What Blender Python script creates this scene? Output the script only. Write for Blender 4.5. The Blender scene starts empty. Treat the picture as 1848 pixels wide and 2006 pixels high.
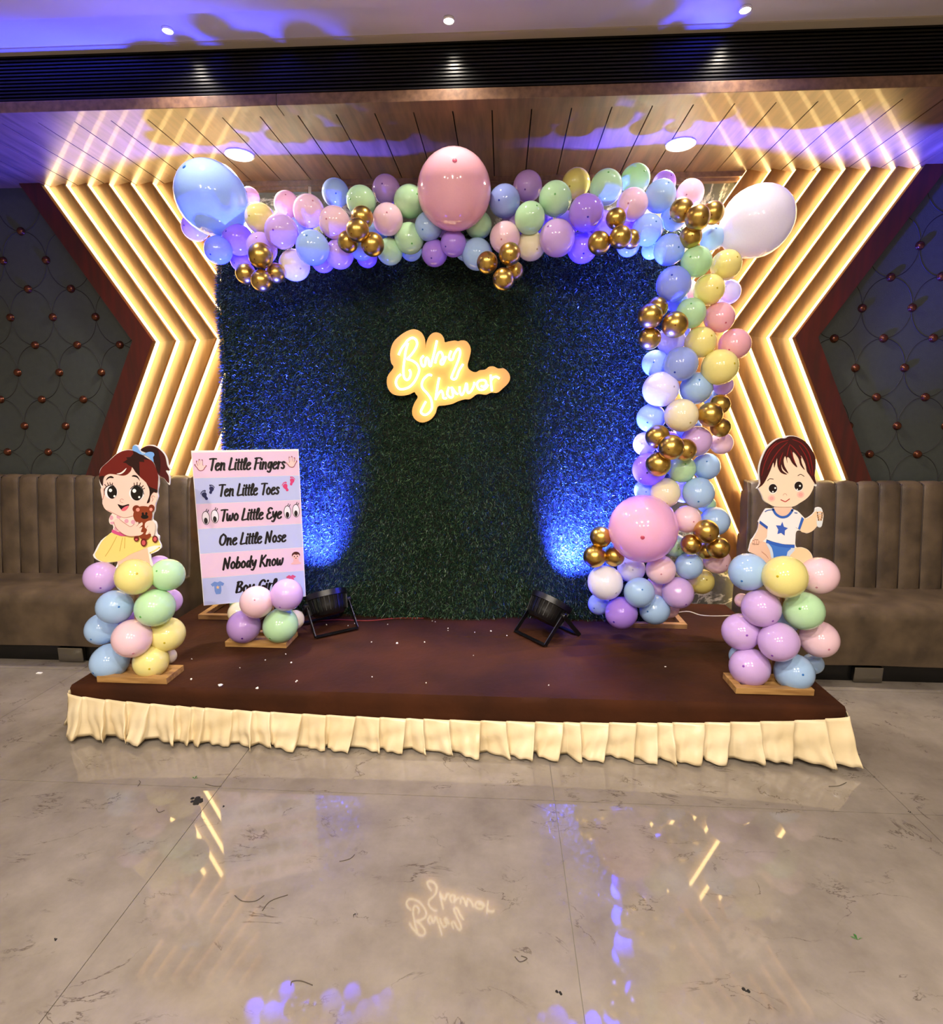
import bpy, bmesh, math, random
import numpy as np
from mathutils import Vector, Matrix
from mathutils.geometry import tessellate_polygon

random.seed(7); rng = np.random.default_rng(7)
S = bpy.context.scene
C = S.collection

# ------------------------------------------------------------------ camera, world, exposure
W, H, FPX, CAMH = 1848., 2006., 1100., 1.5
YAW, PITCH, ROLL = math.radians(3.1), math.radians(-9.6), math.radians(0.1)
_F = Vector((-math.sin(YAW)*math.cos(PITCH), math.cos(YAW)*math.cos(PITCH), math.sin(PITCH)))
_R = _F.cross(Vector((0, 0, 1))).normalized(); _U = _R.cross(_F)
_R, _U = _R*math.cos(ROLL)+_U*math.sin(ROLL), -_R*math.sin(ROLL)+_U*math.cos(ROLL)
cam = bpy.data.cameras.new('camera'); co = bpy.data.objects.new('camera', cam); C.objects.link(co)
m = Matrix.Identity(4)
for i, v in enumerate((_R, _U, -_F)):
    for j in range(3): m[j][i] = v[j]
m.translation = (0, 0, CAMH); co.matrix_world = m
cam.sensor_fit = 'HORIZONTAL'; cam.sensor_width = 36; cam.lens = FPX/W*36; cam.clip_start = .02
S.camera = co
def ray(x, y): return _F + _R*((x-W/2)/FPX) + _U*((H/2-y)/FPX)
def aty(x, y, Y): d = ray(x, y); t = Y/d.y; return Vector((d.x*t, Y, CAMH+d.z*t))
def atz(x, y, z): d = ray(x, y); t = (z-CAMH)/d.z; return Vector((d.x*t, d.y*t, z))
def depth(p): return (Vector(p)-Vector((0, 0, CAMH))).dot(_F)

wd = bpy.data.worlds.new('world'); S.world = wd; wd.use_nodes = True
wd.node_tree.nodes['Background'].inputs[0].default_value = (.8, .85, 1, 1)
wd.node_tree.nodes['Background'].inputs[1].default_value = 0.02
S.view_settings.view_transform = 'Standard'; S.view_settings.look = 'None'
S.view_settings.gamma = 1; S.view_settings.use_curve_mapping = False
S.view_settings.exposure = 0.5

def area(name, loc, rot, size, power, color, spread=180, parent=None):
    l = bpy.data.lights.new(name, 'AREA'); l.shape = 'DISK'; l.size = size; l.energy = power; l.color = color
    l.spread = math.radians(spread)
    o = bpy.data.objects.new(name, l); C.objects.link(o); o.location = loc; o.rotation_euler = rot
    if parent: o.parent = parent; o.matrix_parent_inverse = PINV[parent.name]
    return o
# power settings of the lamps (each lamp is built further down with its housing)
P_ROOM, P_FRONT, P_SOFFIT, P_LED, P_NEON, P_PAR = 44., 2.5, 34., 10., 5.0, 7800.

# ------------------------------------------------------------------ materials
def lin(c):
    if isinstance(c, str):
        c = [int(c[i:i+2], 16)/255 for i in (0, 2, 4)]
    return tuple((x/12.92 if x <= .04045 else ((x+.055)/1.055)**2.4) for x in c)
MATS = {}
def mat(name, color, rough=.5, metal=0., var=.0, scale=8., stretch=(1, 1, 1), color2=None, coat=0., emit=0., ecol=None,
        bump=0., bscale=60., spec=.5, detail=4., translucent=0.):
    if name in MATS: return MATS[name]
    m = bpy.data.materials.new(name); m.use_nodes = True; nt = m.node_tree; N = nt.nodes; L = nt.links
    b = N['Principled BSDF']; c = lin(color)
    b.inputs['Roughness'].default_value = rough; b.inputs['Metallic'].default_value = metal
    b.inputs['Specular IOR Level'].default_value = spec
    b.inputs['Coat Weight'].default_value = coat; b.inputs['Coat Roughness'].default_value = .06
    b.inputs['Base Color'].default_value = (*c, 1)
    tc = N.new('ShaderNodeTexCoord'); mp = N.new('ShaderNodeMapping'); mp.inputs['Scale'].default_value = stretch
    L.new(tc.outputs['Object'], mp.inputs['Vector'])
    nz = N.new('ShaderNodeTexNoise'); nz.inputs['Scale'].default_value = scale; nz.inputs['Detail'].default_value = detail
    L.new(mp.outputs[0], nz.inputs['Vector'])
    if color2 is not None or var > 0:
        c2 = lin(color2) if color2 is not None else tuple(x*(1-var) for x in c)
        r = N.new('ShaderNodeValToRGB'); r.color_ramp.elements[0].position = .34; r.color_ramp.elements[1].position = .66
        r.color_ramp.elements[0].color = (*c2, 1); r.color_ramp.elements[1].color = (*c, 1)
        L.new(nz.outputs['Fac'], r.inputs[0]); L.new(r.outputs[0], b.inputs['Base Color'])
    if bump > 0:
        bn = N.new('ShaderNodeTexNoise'); bn.inputs['Scale'].default_value = bscale; L.new(mp.outputs[0], bn.inputs['Vector'])
        bp = N.new('ShaderNodeBump'); bp.inputs['Strength'].default_value = bump; bp.inputs['Distance'].default_value = .01
        L.new(bn.outputs['Fac'], bp.inputs['Height']); L.new(bp.outputs[0], b.inputs['Normal'])
    if emit > 0:
        b.inputs['Emission Color'].default_value = (*(lin(ecol) if ecol else c), 1); b.inputs['Emission Strength'].default_value = emit
    if translucent > 0:
        t = N.new('ShaderNodeBsdfTranslucent'); t.inputs[0].default_value = (*c, 1)
        mx = N.new('ShaderNodeMixShader'); mx.inputs[0].default_value = translucent
        out = N['Material Output']; L.new(b.outputs[0], mx.inputs[1]); L.new(t.outputs[0], mx.inputs[2]); L.new(mx.outputs[0], out.inputs[0])
    MATS[name] = m; return m

def marble(name, base, base2, vein, vscale, veinw, rough, spec=.5, bw=.5):
    m = bpy.data.materials.new(name); m.use_nodes = True; nt = m.node_tree; N = nt.nodes; L = nt.links
    b = N['Principled BSDF']; b.inputs['Roughness'].default_value = rough; b.inputs['Specular IOR Level'].default_value = spec
    tc = N.new('ShaderNodeTexCoord')
    n1 = N.new('ShaderNodeTexNoise'); n1.inputs['Scale'].default_value = vscale*1.7; n1.inputs['Detail'].default_value = 8; n1.inputs['Roughness'].default_value = .65
    L.new(tc.outputs['Object'], n1.inputs['Vector'])
    r1 = N.new('ShaderNodeValToRGB'); r1.color_ramp.elements[0].color = (*lin(base2), 1); r1.color_ramp.elements[1].color = (*lin(base), 1)
    r1.color_ramp.elements[0].position = .32; r1.color_ramp.elements[1].position = .68
    L.new(n1.outputs['Fac'], r1.inputs[0])
    # veins: distance of a distorted noise from its middle value, broken up by a second noise
    mp = N.new('ShaderNodeMapping'); mp.inputs['Scale'].default_value = (1, 1.9, 1); mp.inputs['Rotation'].default_value = (0, 0, .35)
    L.new(tc.outputs['Object'], mp.inputs['Vector'])
    n2 = N.new('ShaderNodeTexNoise'); n2.inputs['Scale'].default_value = vscale; n2.inputs['Detail'].default_value = 9; n2.inputs['Roughness'].default_value = .6
    n2.inputs['Distortion'].default_value = .7
    L.new(mp.outputs[0], n2.inputs['Vector'])
    su = N.new('ShaderNodeMath'); su.operation = 'SUBTRACT'; su.inputs[1].default_value = .5; L.new(n2.outputs['Fac'], su.inputs[0])
    ab = N.new('ShaderNodeMath'); ab.operation = 'ABSOLUTE'; L.new(su.outputs[0], ab.inputs[0])
    r2 = N.new('ShaderNodeValToRGB'); r2.color_ramp.elements[0].position = 0; r2.color_ramp.elements[1].position = veinw
    r2.color_ramp.elements[0].color = (1, 1, 1, 1); r2.color_ramp.elements[1].color = (0, 0, 0, 1); L.new(ab.outputs[0], r2.inputs[0])
    n3 = N.new('ShaderNodeTexNoise'); n3.inputs['Scale'].default_value = vscale*2.3; n3.inputs['Detail'].default_value = 3; L.new(tc.outputs['Object'], n3.inputs['Vector'])
    r3 = N.new('ShaderNodeValToRGB'); r3.color_ramp.elements[0].position = bw; r3.color_ramp.elements[1].position = bw+.12; L.new(n3.outputs['Fac'], r3.inputs[0])
    mu = N.new('ShaderNodeMath'); mu.operation = 'MULTIPLY'; L.new(r2.outputs[0], mu.inputs[0]); L.new(r3.outputs[0], mu.inputs[1])
    mx = N.new('ShaderNodeMix'); mx.data_type = 'RGBA'; mx.inputs[7].default_value = (*lin(vein), 1)
    L.new(mu.outputs[0], mx.inputs[0]); L.new(r1.outputs[0], mx.inputs[6]); L.new(mx.outputs[2], b.inputs['Base Color'])
    MATS[name] = m; return m

def emission(name, color, strength):
    m = bpy.data.materials.new(name); m.use_nodes = True; nt = m.node_tree; N = nt.nodes
    N.remove(N['Principled BSDF']); e = N.new('ShaderNodeEmission'); e.inputs[0].default_value = (*lin(color), 1); e.inputs[1].default_value = strength
    nt.links.new(e.outputs[0], N['Material Output'].inputs[0]); MATS[name] = m; return m

M_floor = marble('floor_marble', '8f867a', '786f64', '52483e', 2.6, .008, .035, .6, .50)
M_wallm = marble('green_marble', '6f7062', '55584c', 'd8d8c2', 3.6, .035, .12, .5, .36)
M_grout = mat('grout', '8a8378', .8)
M_wood = mat('laminate_wood', '7d5f49', .30, var=.0, color2='604839', scale=5, stretch=(7, .7, 7), coat=.2)
M_woodb = mat('board_wood', '84551f', .42, color2='6a4016', scale=4, stretch=(6, 6, .6), coat=.1)
M_wooddark = mat('frame_wood_dark', '4a120b', .4, color2='35100a', scale=5, stretch=(6, 6, .6), coat=.1)
M_pine = mat('pine_wood', 'b98f55', .55, color2='8f6737', scale=6, stretch=(1, 8, 8))
M_black = mat('black_lacquer', '0a0a0a', .25, spec=.4)
M_blackp = mat('black_plastic', '0c0c0f', .35)
M_gap = mat('black_gap', '060403', .9)
M_ceil = mat('ceiling_paint', 'cfc8d2', .7, var=.05, scale=3)
M_cream = mat('cream_paint', 'b8ad9a', .7, var=.05, scale=3)
M_panel = mat('grey_green_upholstery', '3a403c', .55, var=.12, scale=30, bump=.15, bscale=180)
M_stitch = mat('stitch_line', '1a1714', .7)
M_button = mat('copper_button', '6a3c26', .25, metal=.7, var=.3, scale=80)
M_leather = mat('brown_leather', '62523f', .42, color2='45392b', scale=7, bump=.12, bscale=220, detail=6)
M_leatherd = mat('leather_piping', '33281f', .5)
M_cloth = mat('brown_stage_cloth', '42200a', .85, color2='2e1505', scale=3, bump=.25, bscale=35, detail=6, spec=.2)
M_satin = mat('cream_satin', 'eddcb6', .28, color2='e0cb9f', scale=6, spec=.5, bump=.05, bscale=60)
M_stage = mat('stage_plywood', '4a1f12', .6, var=.3, scale=10)
M_white = mat('white_foamboard', 'f4f2f0', .5)
M_paper = mat('white_paper', 'f0eee8', .6)
M_mat = mat('grass_mat_backing', '0c1608', .9, var=.3, scale=30)
M_acry = mat('sign_acrylic_glow', 'd9a860', .2, emit=.16, ecol='f0b048')  # white acrylic: the tubes' yellow glow is put into base colour and emission
M_neon = emission('neon_tube_light', 'ffe6b8', P_NEON)
M_led = emission('led_strip_light', 'ffd88c', P_LED)
M_lamp = emission('downlight_diffuser', 'fff6e6', 14.)
M_lampb = emission('room_downlight_diffuser', 'fff3e0', 40.)
M_parlens = emission('par_lens_blue', '1c28ff', 14.)
M_chrome = mat('brushed_steel', '8d8b84', .18, metal=1)
M_cord = mat('white_cord', 'd8d2c0', .5)
M_redcord = mat('red_cord', '7a2018', .7)

# ------------------------------------------------------------------ object helpers
def tag(o, label=None, cat=None, group=None, kind=None):
    if label: o['label'] = label
    if cat: o['category'] = cat
    if group: o['group'] = group
    if kind: o['kind'] = kind
    return o
def link(name, me, material=None, parent=None, smooth=False):
    if material is not None and not me.materials: me.materials.append(material)
    if smooth: me.polygons.foreach_set('use_smooth', [True]*len(me.polygons))
    o = bpy.data.objects.new(name, me); C.objects.link(o)
    if parent is not None: o.parent = parent; o.matrix_parent_inverse = PINV.get(parent.name) or Matrix.Identity(4)
    return o
PINV = {}
def empty(name, loc, label=None, cat=None, group=None, kind=None):
    o = bpy.data.objects.new(name, None); C.objects.link(o); o.location = loc; o.empty_display_size = .1
    PINV[o.name] = Matrix.Translation(Vector(loc)).inverted()
    return tag(o, label, cat, group, kind)
def mesh(name, v, f):
    me = bpy.data.meshes.new(name); me.from_pydata([tuple(p) for p in v], [], f); me.update(); return me
def fixn(me):
    bm = bmesh.new(); bm.from_mesh(me); bmesh.ops.recalc_face_normals(bm, faces=bm.faces); bm.to_mesh(me); bm.free(); return me
class MB:
    def __init__(s): s.v = []; s.f = []
    def add(s, v, f):
        o = len(s.v); s.v += [tuple(p) for p in v]; s.f += [tuple(i+o for i in q) for q in f]; return s
    def box(s, a, b):
        (x0, y0, z0), (x1, y1, z1) = a, b
        return s.add([(x0,y0,z0),(x1,y0,z0),(x1,y1,z0),(x0,y1,z0),(x0,y0,z1),(x1,y0,z1),(x1,y1,z1),(x0,y1,z1)],
                     [(0,3,2,1),(4,5,6,7),(0,1,5,4),(1,2,6,5),(2,3,7,6),(3,0,4,7)])
    def bar(s, p, q, w, h, up=(0, 0, 1)):
        p, q = Vector(p), Vector(q); d = (q-p).normalized(); u = Vector(up)
        r = d.cross(u)
        if r.length < 1e-4: r = d.cross(Vector((1, 0, 0)))
        r.normalize(); u = r.cross(d)
        c = [p+r*a*w/2+u*b*h/2 for a, b in ((-1,-1),(1,-1),(1,1),(-1,1))]
        return s.add(c+[x+(q-p) for x in c], [(0,1,2,3),(7,6,5,4),(0,4,5,1),(1,5,6,2),(2,6,7,3),(3,7,4,0)])
    def tube(s, pts, r, n=8, caps=True):
        pts = [Vector(p) for p in pts]; k = len(pts); V = []; prev = None
        for i, p in enumerate(pts):
            d = (pts[min(i+1, k-1)]-pts[max(i-1, 0)])
            d = d.normalized() if d.length > 1e-9 else Vector((0, 0, 1))
            if prev is None:
                a = Vector((0, 0, 1)) if abs(d.z) < .9 else Vector((1, 0, 0)); u = d.cross(a).normalized()
            else:
                u = (prev-d*prev.dot(d)); u = u.normalized() if u.length > 1e-6 else d.cross(Vector((0, .3, 1))).normalized()
            prev = u; w = d.cross(u); rr = r[i] if hasattr(r, '__len__') else r
            V += [p+(u*math.cos(t)+w*math.sin(t))*rr for t in (2*math.pi*j/n for j in range(n))]
        F = [(i*n+j, i*n+(j+1) % n, (i+1)*n+(j+1) % n, (i+1)*n+j) for i in range(k-1) for j in range(n)]
        if caps: F += [tuple(range(n-1, -1, -1)), tuple(range((k-1)*n, k*n))]
        return s.add(V, F)
    def lathe(s, prof, n=24, M=Matrix.Identity(4)):
        V = [M @ Vector((r*math.cos(2*math.pi*j/n), r*math.sin(2*math.pi*j/n), z)) for r, z in prof for j in range(n)]
        F = [(i*n+j, i*n+(j+1) % n, (i+1)*n+(j+1) % n, (i+1)*n+j) for i in range(len(prof)-1) for j in range(n)]
        F += [tuple(range(n-1, -1, -1)), tuple(range((len(prof)-1)*n, len(prof)*n))]
        return s.add(V, F)
    def build(s, name, material, parent=None, smooth=False, bevel=0., auto=None):
        me = fixn(mesh(name, s.v, s.f)); o = link(name, me, material, parent, smooth)
        if bevel:
            b = o.modifiers.new('bevel', 'BEVEL'); b.width = bevel; b.segments = 2; b.limit_method = 'ANGLE'
        if auto: me.polygons.foreach_set('use_smooth', [True]*len(me.polygons)); me.set_sharp_from_angle(angle=math.radians(auto))
        return o
def box(name, a, b, material, parent=None, bevel=0.): return MB().box(a, b).build(name, material, parent, bevel=bevel)
def struct(o): o['kind'] = 'structure'; return o

def catmull(pts, n=6, closed=False):
    P = [Vector(p) for p in pts]; k = len(P); out = []
    for i in range(k if closed else k-1):
        g = (lambda j: P[j % k]) if closed else (lambda j: P[max(0, min(k-1, j))])
        a, b, c, d = g(i-1), g(i), g(i+1), g(i+2)
        for j in range(n):
            t = j/n
            out.append(.5*((2*b)+(c-a)*t+(2*a-5*b+4*c-d)*t*t+(3*b-a-3*c+d)*t*t*t))
    if not closed: out.append(P[-1])
    return out
def poly2(pts):   # 2D polygon -> (verts, triangles)
    p3 = [Vector((p[0], p[1], 0)) for p in pts]
    return pts, [tuple(t) for t in tessellate_polygon([p3])]
def ribbon2(pts, w, cap=True, wf=None):
    pts = [Vector((p[0], p[1])) for p in pts]; k = len(pts); V = []; F = []
    for i, p in enumerate(pts):
        d = pts[min(i+1, k-1)]-pts[max(i-1, 0)]
        d = d.normalized() if d.length > 1e-9 else Vector((1, 0))
        n = Vector((-d.y, d.x)); ww = w if wf is None else wf(d, i/(max(1, k-1)))*w
        V += [p+n*ww/2, p-n*ww/2]
    F = [(2*i, 2*i+1, 2*i+3, 2*i+2) for i in range(k-1)]
    if cap:
        for p, ww in ((pts[0], (V[0]-V[1]).length), (pts[-1], (V[-1]-V[-2]).length)):
            o = len(V); V += [p+Vector((math.cos(t), math.sin(t)))*ww/2 for t in (2*math.pi*j/10 for j in range(10))]
            F.append(tuple(range(o, o+10)))
    return V, F
def ell(cx, cy, rx, ry, n=28, rot=0):
    c, s = math.cos(rot), math.sin(rot)
    return [(cx+rx*math.cos(t)*c-ry*math.sin(t)*s, cy+rx*math.cos(t)*s+ry*math.sin(t)*c) for t in (2*math.pi*j/n for j in range(n))]

# ================================================================== STRUCTURE
ZS, YW, CX = 2.93, 3.715, -.245          # soffit height, back wall, symmetry axis of the niche
# ---- floor: marble tiles over grout
fl = struct(empty('floor', (0, 0, 0)))
box('grout_bed', (-5, -4, -.06), (5, 3.9, -.004), M_grout, fl)
TX, TY = 1.366, 1.01
tile_me = None
for i in range(-3, 4):
    for j in range(-6, 2):
        x0 = -1.143+TX*i; y0 = 2.02+TY*j
        if x0 > 5 or x0 < -5: continue
        g = .0013
        o = box('tile', (x0+g, y0+g, -.012), (x0+TX-g, min(y0+TY, 3.9)-g, 0), M_floor, fl)
# ---- back wall and enclosing room (behind and beside the camera)
struct(box('wall_back', (-4.6, YW+.012, 0), (4.6, YW+.12, 3.3), M_wallm))
struct(box('wall_left', (-4.7, -4, 0), (-4.6, YW+.12, 3.3), M_cream))
struct(box('wall_right', (4.6, -4, 0), (4.7, YW+.12, 3.3), M_cream))
struct(box('wall_front', (-4.7, -4.1, 0), (4.7, -4, 3.3), M_cream))
# ---- main ceiling with trim strip
ZC = 3.173
struct(box('ceiling', (-4.7, -4.1, ZC), (4.7, 2.838, ZC+.1), M_ceil))
struct(box('trim_3', (-4.6, 2.786, ZC-.006), (4.6, 2.836, ZC+.0), M_cream))
struct(box('trim_4', (-4.6, -3.9, ZC-.03), (4.6, 2.565, ZC), M_ceil))
# ---- black slatted fascia above the wooden beam
fa = struct(empty('wall_fascia', (0, 2.84, 2.977)))
box('fascia_backing', (-4.6, 2.852, 2.977), (4.6, 2.9, 3.25), M_gap, fa)
ns = 13; hs = (ZC-2.979)/ns
for i in range(ns):
    z0 = 2.979+hs*i
    MB().add([(x, y, z) for x in (-4.6, 4.6) for y, z in ((2.838, z0+.002), (2.838, z0+hs*.62), (2.846, z0+hs*.95), (2.854, z0+hs*.95), (2.854, z0+.002))],
             [(0,1,6,5),(1,2,7,6),(2,3,8,7),(3,4,9,8),(4,0,5,9),(0,4,3,2,1),(5,6,7,8,9)]).build('slat', M_black, fa)
# ---- wooden beam (two lengths with a joint)
bm_ = struct(empty('trim_5', (0, 2.84, ZS)))
jx = aty(542, 200, 2.837).x
for a, b in ((-4.6, jx-.001), (jx+.001, 4.6)):
    box('beam', (a, 2.837, ZS-.002), (b, 2.931, 2.977), M_wood, bm_, bevel=.002)
# ---- soffit planks running in depth
so = struct(empty('ceiling_soffit', (0, 3.3, ZS)))
box('soffit_backing', (-4.6, 2.931, ZS+.014), (4.6, YW+.02, ZS+.04), M_gap, so)
PWD = .1868; xs = -.999
kk = range(-19, 30)
for i in kk:
    x0 = xs+PWD*i
    if x0 < -4.6 or x0+PWD > 4.6: continue
    box('plank', (x0+.003, 2.932, ZS), (x0+PWD-.003, YW+.012, ZS+.013), M_wood, so)
# ---- lit chevrons: saw-tooth boards, an LED strip on every return
NL = 8
def lines(i):   # offset from the axis at top, kink, bottom
    k = 2.01-.1365*i; zk = 1.98+.006*i
    return [(2.645-.1405*i, ZS), (k, zk), (k+.475*(zk-.0), 0.)]
YD, YF = 3.705, 3.648
for n, s in (('trim_1', -1), ('trim_2', 1)):
    root = struct(empty(n, (CX+s*2.3, YW, 0)))
    X = lambda o: CX+s*o
    def quadboard(name, A, B, ya, yb, th, m_, z0, z1):
        # board between line A (depth ya) and line B (depth yb) for the leg z0..z1
        f = [(X(A[0]), ya, z0), (X(B[0]), yb, z0), (X(B[1]), yb, z1), (X(A[1]), ya, z1)]
        b = [(p[0], p[1]+th, p[2]) for p in f]
        return MB().add(f+b, [(0,1,2,3),(7,6,5,4),(0,4,5,1),(1,5,6,2),(2,6,7,3),(3,7,4,0)]).build(name, m_, root)
    for leg in (0, 1):
        # outer dark frame
        l0 = lines(0)
        fo = [p[0]+.135 for p in l0]
        za, zb = l0[leg][1], l0[leg+1][1]
        quadboard('frame_board', (fo[leg], fo[leg+1]), (l0[leg][0], l0[leg+1][0]), 3.63, 3.63, .075, M_wooddark, za, zb)
        for j in range(NL):
            a = lines(j); za, zb = a[leg][1], a[leg+1][1]
            yf = YD-.036
            xa, xb = X(a[leg][0])-s*.0015, X(a[leg+1][0])-s*.0015
            MB().add([(xa, yf, za), (xa, YD, za), (xb, YD, zb), (xb, yf, zb), (xa+s*.001, yf, za), (xa+s*.001, YD, za), (xb+s*.001, YD, zb), (xb+s*.001, yf, zb)],
                     [(0,1,2,3),(7,6,5,4),(0,4,5,1),(1,5,6,2),(2,6,7,3),(3,7,4,0)]).build('led_strip', M_led, root)
            if j < NL-1:
                b = lines(j+1)
                # top/bottom edges of both lines share the same heights except at the kink: shear the kink edge
                f = [(X(a[leg][0]), YD, a[leg][1]), (X(b[leg][0]), YF, b[leg][1]), (X(b[leg+1][0]), YF, b[leg+1][1]), (X(a[leg+1][0]), YD, a[leg+1][1])]
                bk = [(p[0], YD+.008, p[2]) for p in f]
                MB().add(f+bk, [(0,1,2,3),(7,6,5,4),(0,4,5,1),(1,5,6,2),(2,6,7,3),(3,7,4,0)]).build('board', M_woodb, root)
# ---- moulding between soffit and marble wall
struct(MB().box((CX-1.66, 3.672, ZS-.028), (CX+1.66, YW+.012, ZS)).box((CX-1.63, 3.69, ZS-.046), (CX+1.63, YW+.012, ZS-.026)).build('trim_6', M_wood))
# ---- upholstered side panels with copper buttons and stitched ellipses
YP = 3.70
for n, s, ox, oz in (('wall_panel_left', -1, 188, 621), ('wall_panel_right', 1, 1689, 604)):
    root = struct(empty(n, (CX+s*3.2, YP, 1.2)))
    l0 = lines(0); fo = [p[0]+.10 for p in l0]
    pts = [(CX+s*4.3, 0), (CX+s*4.3, ZS), (CX+s*fo[0], ZS), (CX+s*fo[1], l0[1][1]), (CX+s*fo[2], 0)]
    MB().add([(x, YP, z) for x, z in pts]+[(x, YP+.018, z) for x, z in pts],
             [(0,1,2,3,4),(9,8,7,6,5)]+[(i, (i+1) % 5, (i+1) % 5+5, i+5) for i in range(5)]).build('upholstery', M_panel, root)
    p0 = aty(ox, oz, YP); DX, DZ = .2915, .3535
    inside = lambda x, z: s*(x-CX) > (np.interp(z, [0, l0[1][1], ZS], [l0[2][0], l0[1][0], l0[0][0]])+.12) and z < ZS-.02 and z > 1.13 and s*(x-CX) < 4.2
    bme = None
    for a in range(-9, 10):
        for b in range(-8, 9):
            for sh in (0, 1):
                x = p0.x+DX*(a+.5*sh); z = p0.z+DZ*(b+.5*sh)
                if not inside(x, z): continue
                if bme is None:
                    M = Matrix.Rotation(math.pi/2, 4, 'X')
                    mb = MB().lathe([(.026, 0), (.026, .003), (.022, .006), (.0225, .012), (.017, .018), (.008, .0215), (.001, .0222)], 14, M)
                    bme = fixn(mesh('button', mb.v, mb.f)); bme.materials.append(M_button); bme.polygons.foreach_set('use_smooth', [True]*len(bme.polygons))
                o = bpy.data.objects.new('button', bme); C.objects.link(o); o.parent = root; o.matrix_parent_inverse = PINV[root.name]; o.location = (x, YP-.001, z)
    mb = MB()
    for a in range(-9, 10):
        for b in range(-8, 9):
            cx_, cz_ = p0.x+DX*(a+.5), p0.z+DZ*b
            seg = []
            for k in range(41):
                t = 2*math.pi*k/40
                x, z = cx_+DX/2*math.cos(t), cz_+DZ/2*math.sin(t)
                ok = s*(x-CX) > (np.interp(z, [0, l0[1][1], ZS], [l0[2][0], l0[1][0], l0[0][0]])+.115) and .95 < z < ZS-.01 and s*(x-CX) < 4.2
                if ok: seg.append((x, YP-.0005, z))
                if (not ok or k == 40) and len(seg) > 1: mb.tube(seg, .0022, 4, False)
                if not ok: seg = []
    mb.build('stitching', M_stitch, root)

# ================================================================== LAMPS
def downlight(name, x, y, z, r, m_, power, col, label, group=None, spread=150):
    root = empty(name, (x, y, z), label, 'ceiling light', group)
    MB().lathe([(r*1.12, -.0005), (r*1.12, -.006), (r*1.0, -.011), (r*.98, -.002)], 28, Matrix.Translation((x, y, z))).build('rim', M_white, root, smooth=True)
    MB().lathe([(r*.97, -.003), (r*.97, -.008), (r*.5, -.0095), (.001, -.010)], 28, Matrix.Translation((x, y, z))).build('diffuser', m_, root, smooth=True)
    area(name+'_lamp', (x, y, z-.014), (0, 0, 0), r*1.9, power, col, spread, root)
for x, t in ((-1.468, 'above the giant blue balloon'), (.927, 'near the giant white balloon')):
    downlight('soffit_downlight', x, 3.316, ZS, .07, M_lamp, P_SOFFIT, lin('fff1dc'), 'round white flush downlight in the plank soffit '+t)
for x, t in ((-1.483, 'by the giant blue balloon end'), (-.247, 'in line with the neon sign'), (.987, 'by the giant white balloon end')):
    downlight('spot_downlight', x, 2.70, ZC, .022, M_lampb, P_FRONT, lin('fff3e4'), 'tiny bright recessed spotlight in the lavender ceiling '+t, spread=120)
for i, (x, y) in enumerate([(-1.5, .1), (-.25, .1), (1.0, .1), (-1.5, -1.8), (-.25, -1.8), (1.0, -1.8)]):
    downlight('room_downlight', x, y, ZC-.03, .05, M_lampb, P_ROOM, lin('fff2e2'), 'round recessed downlight in the white hall ceiling', 'hall ceiling downlights', spread=180)

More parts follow.
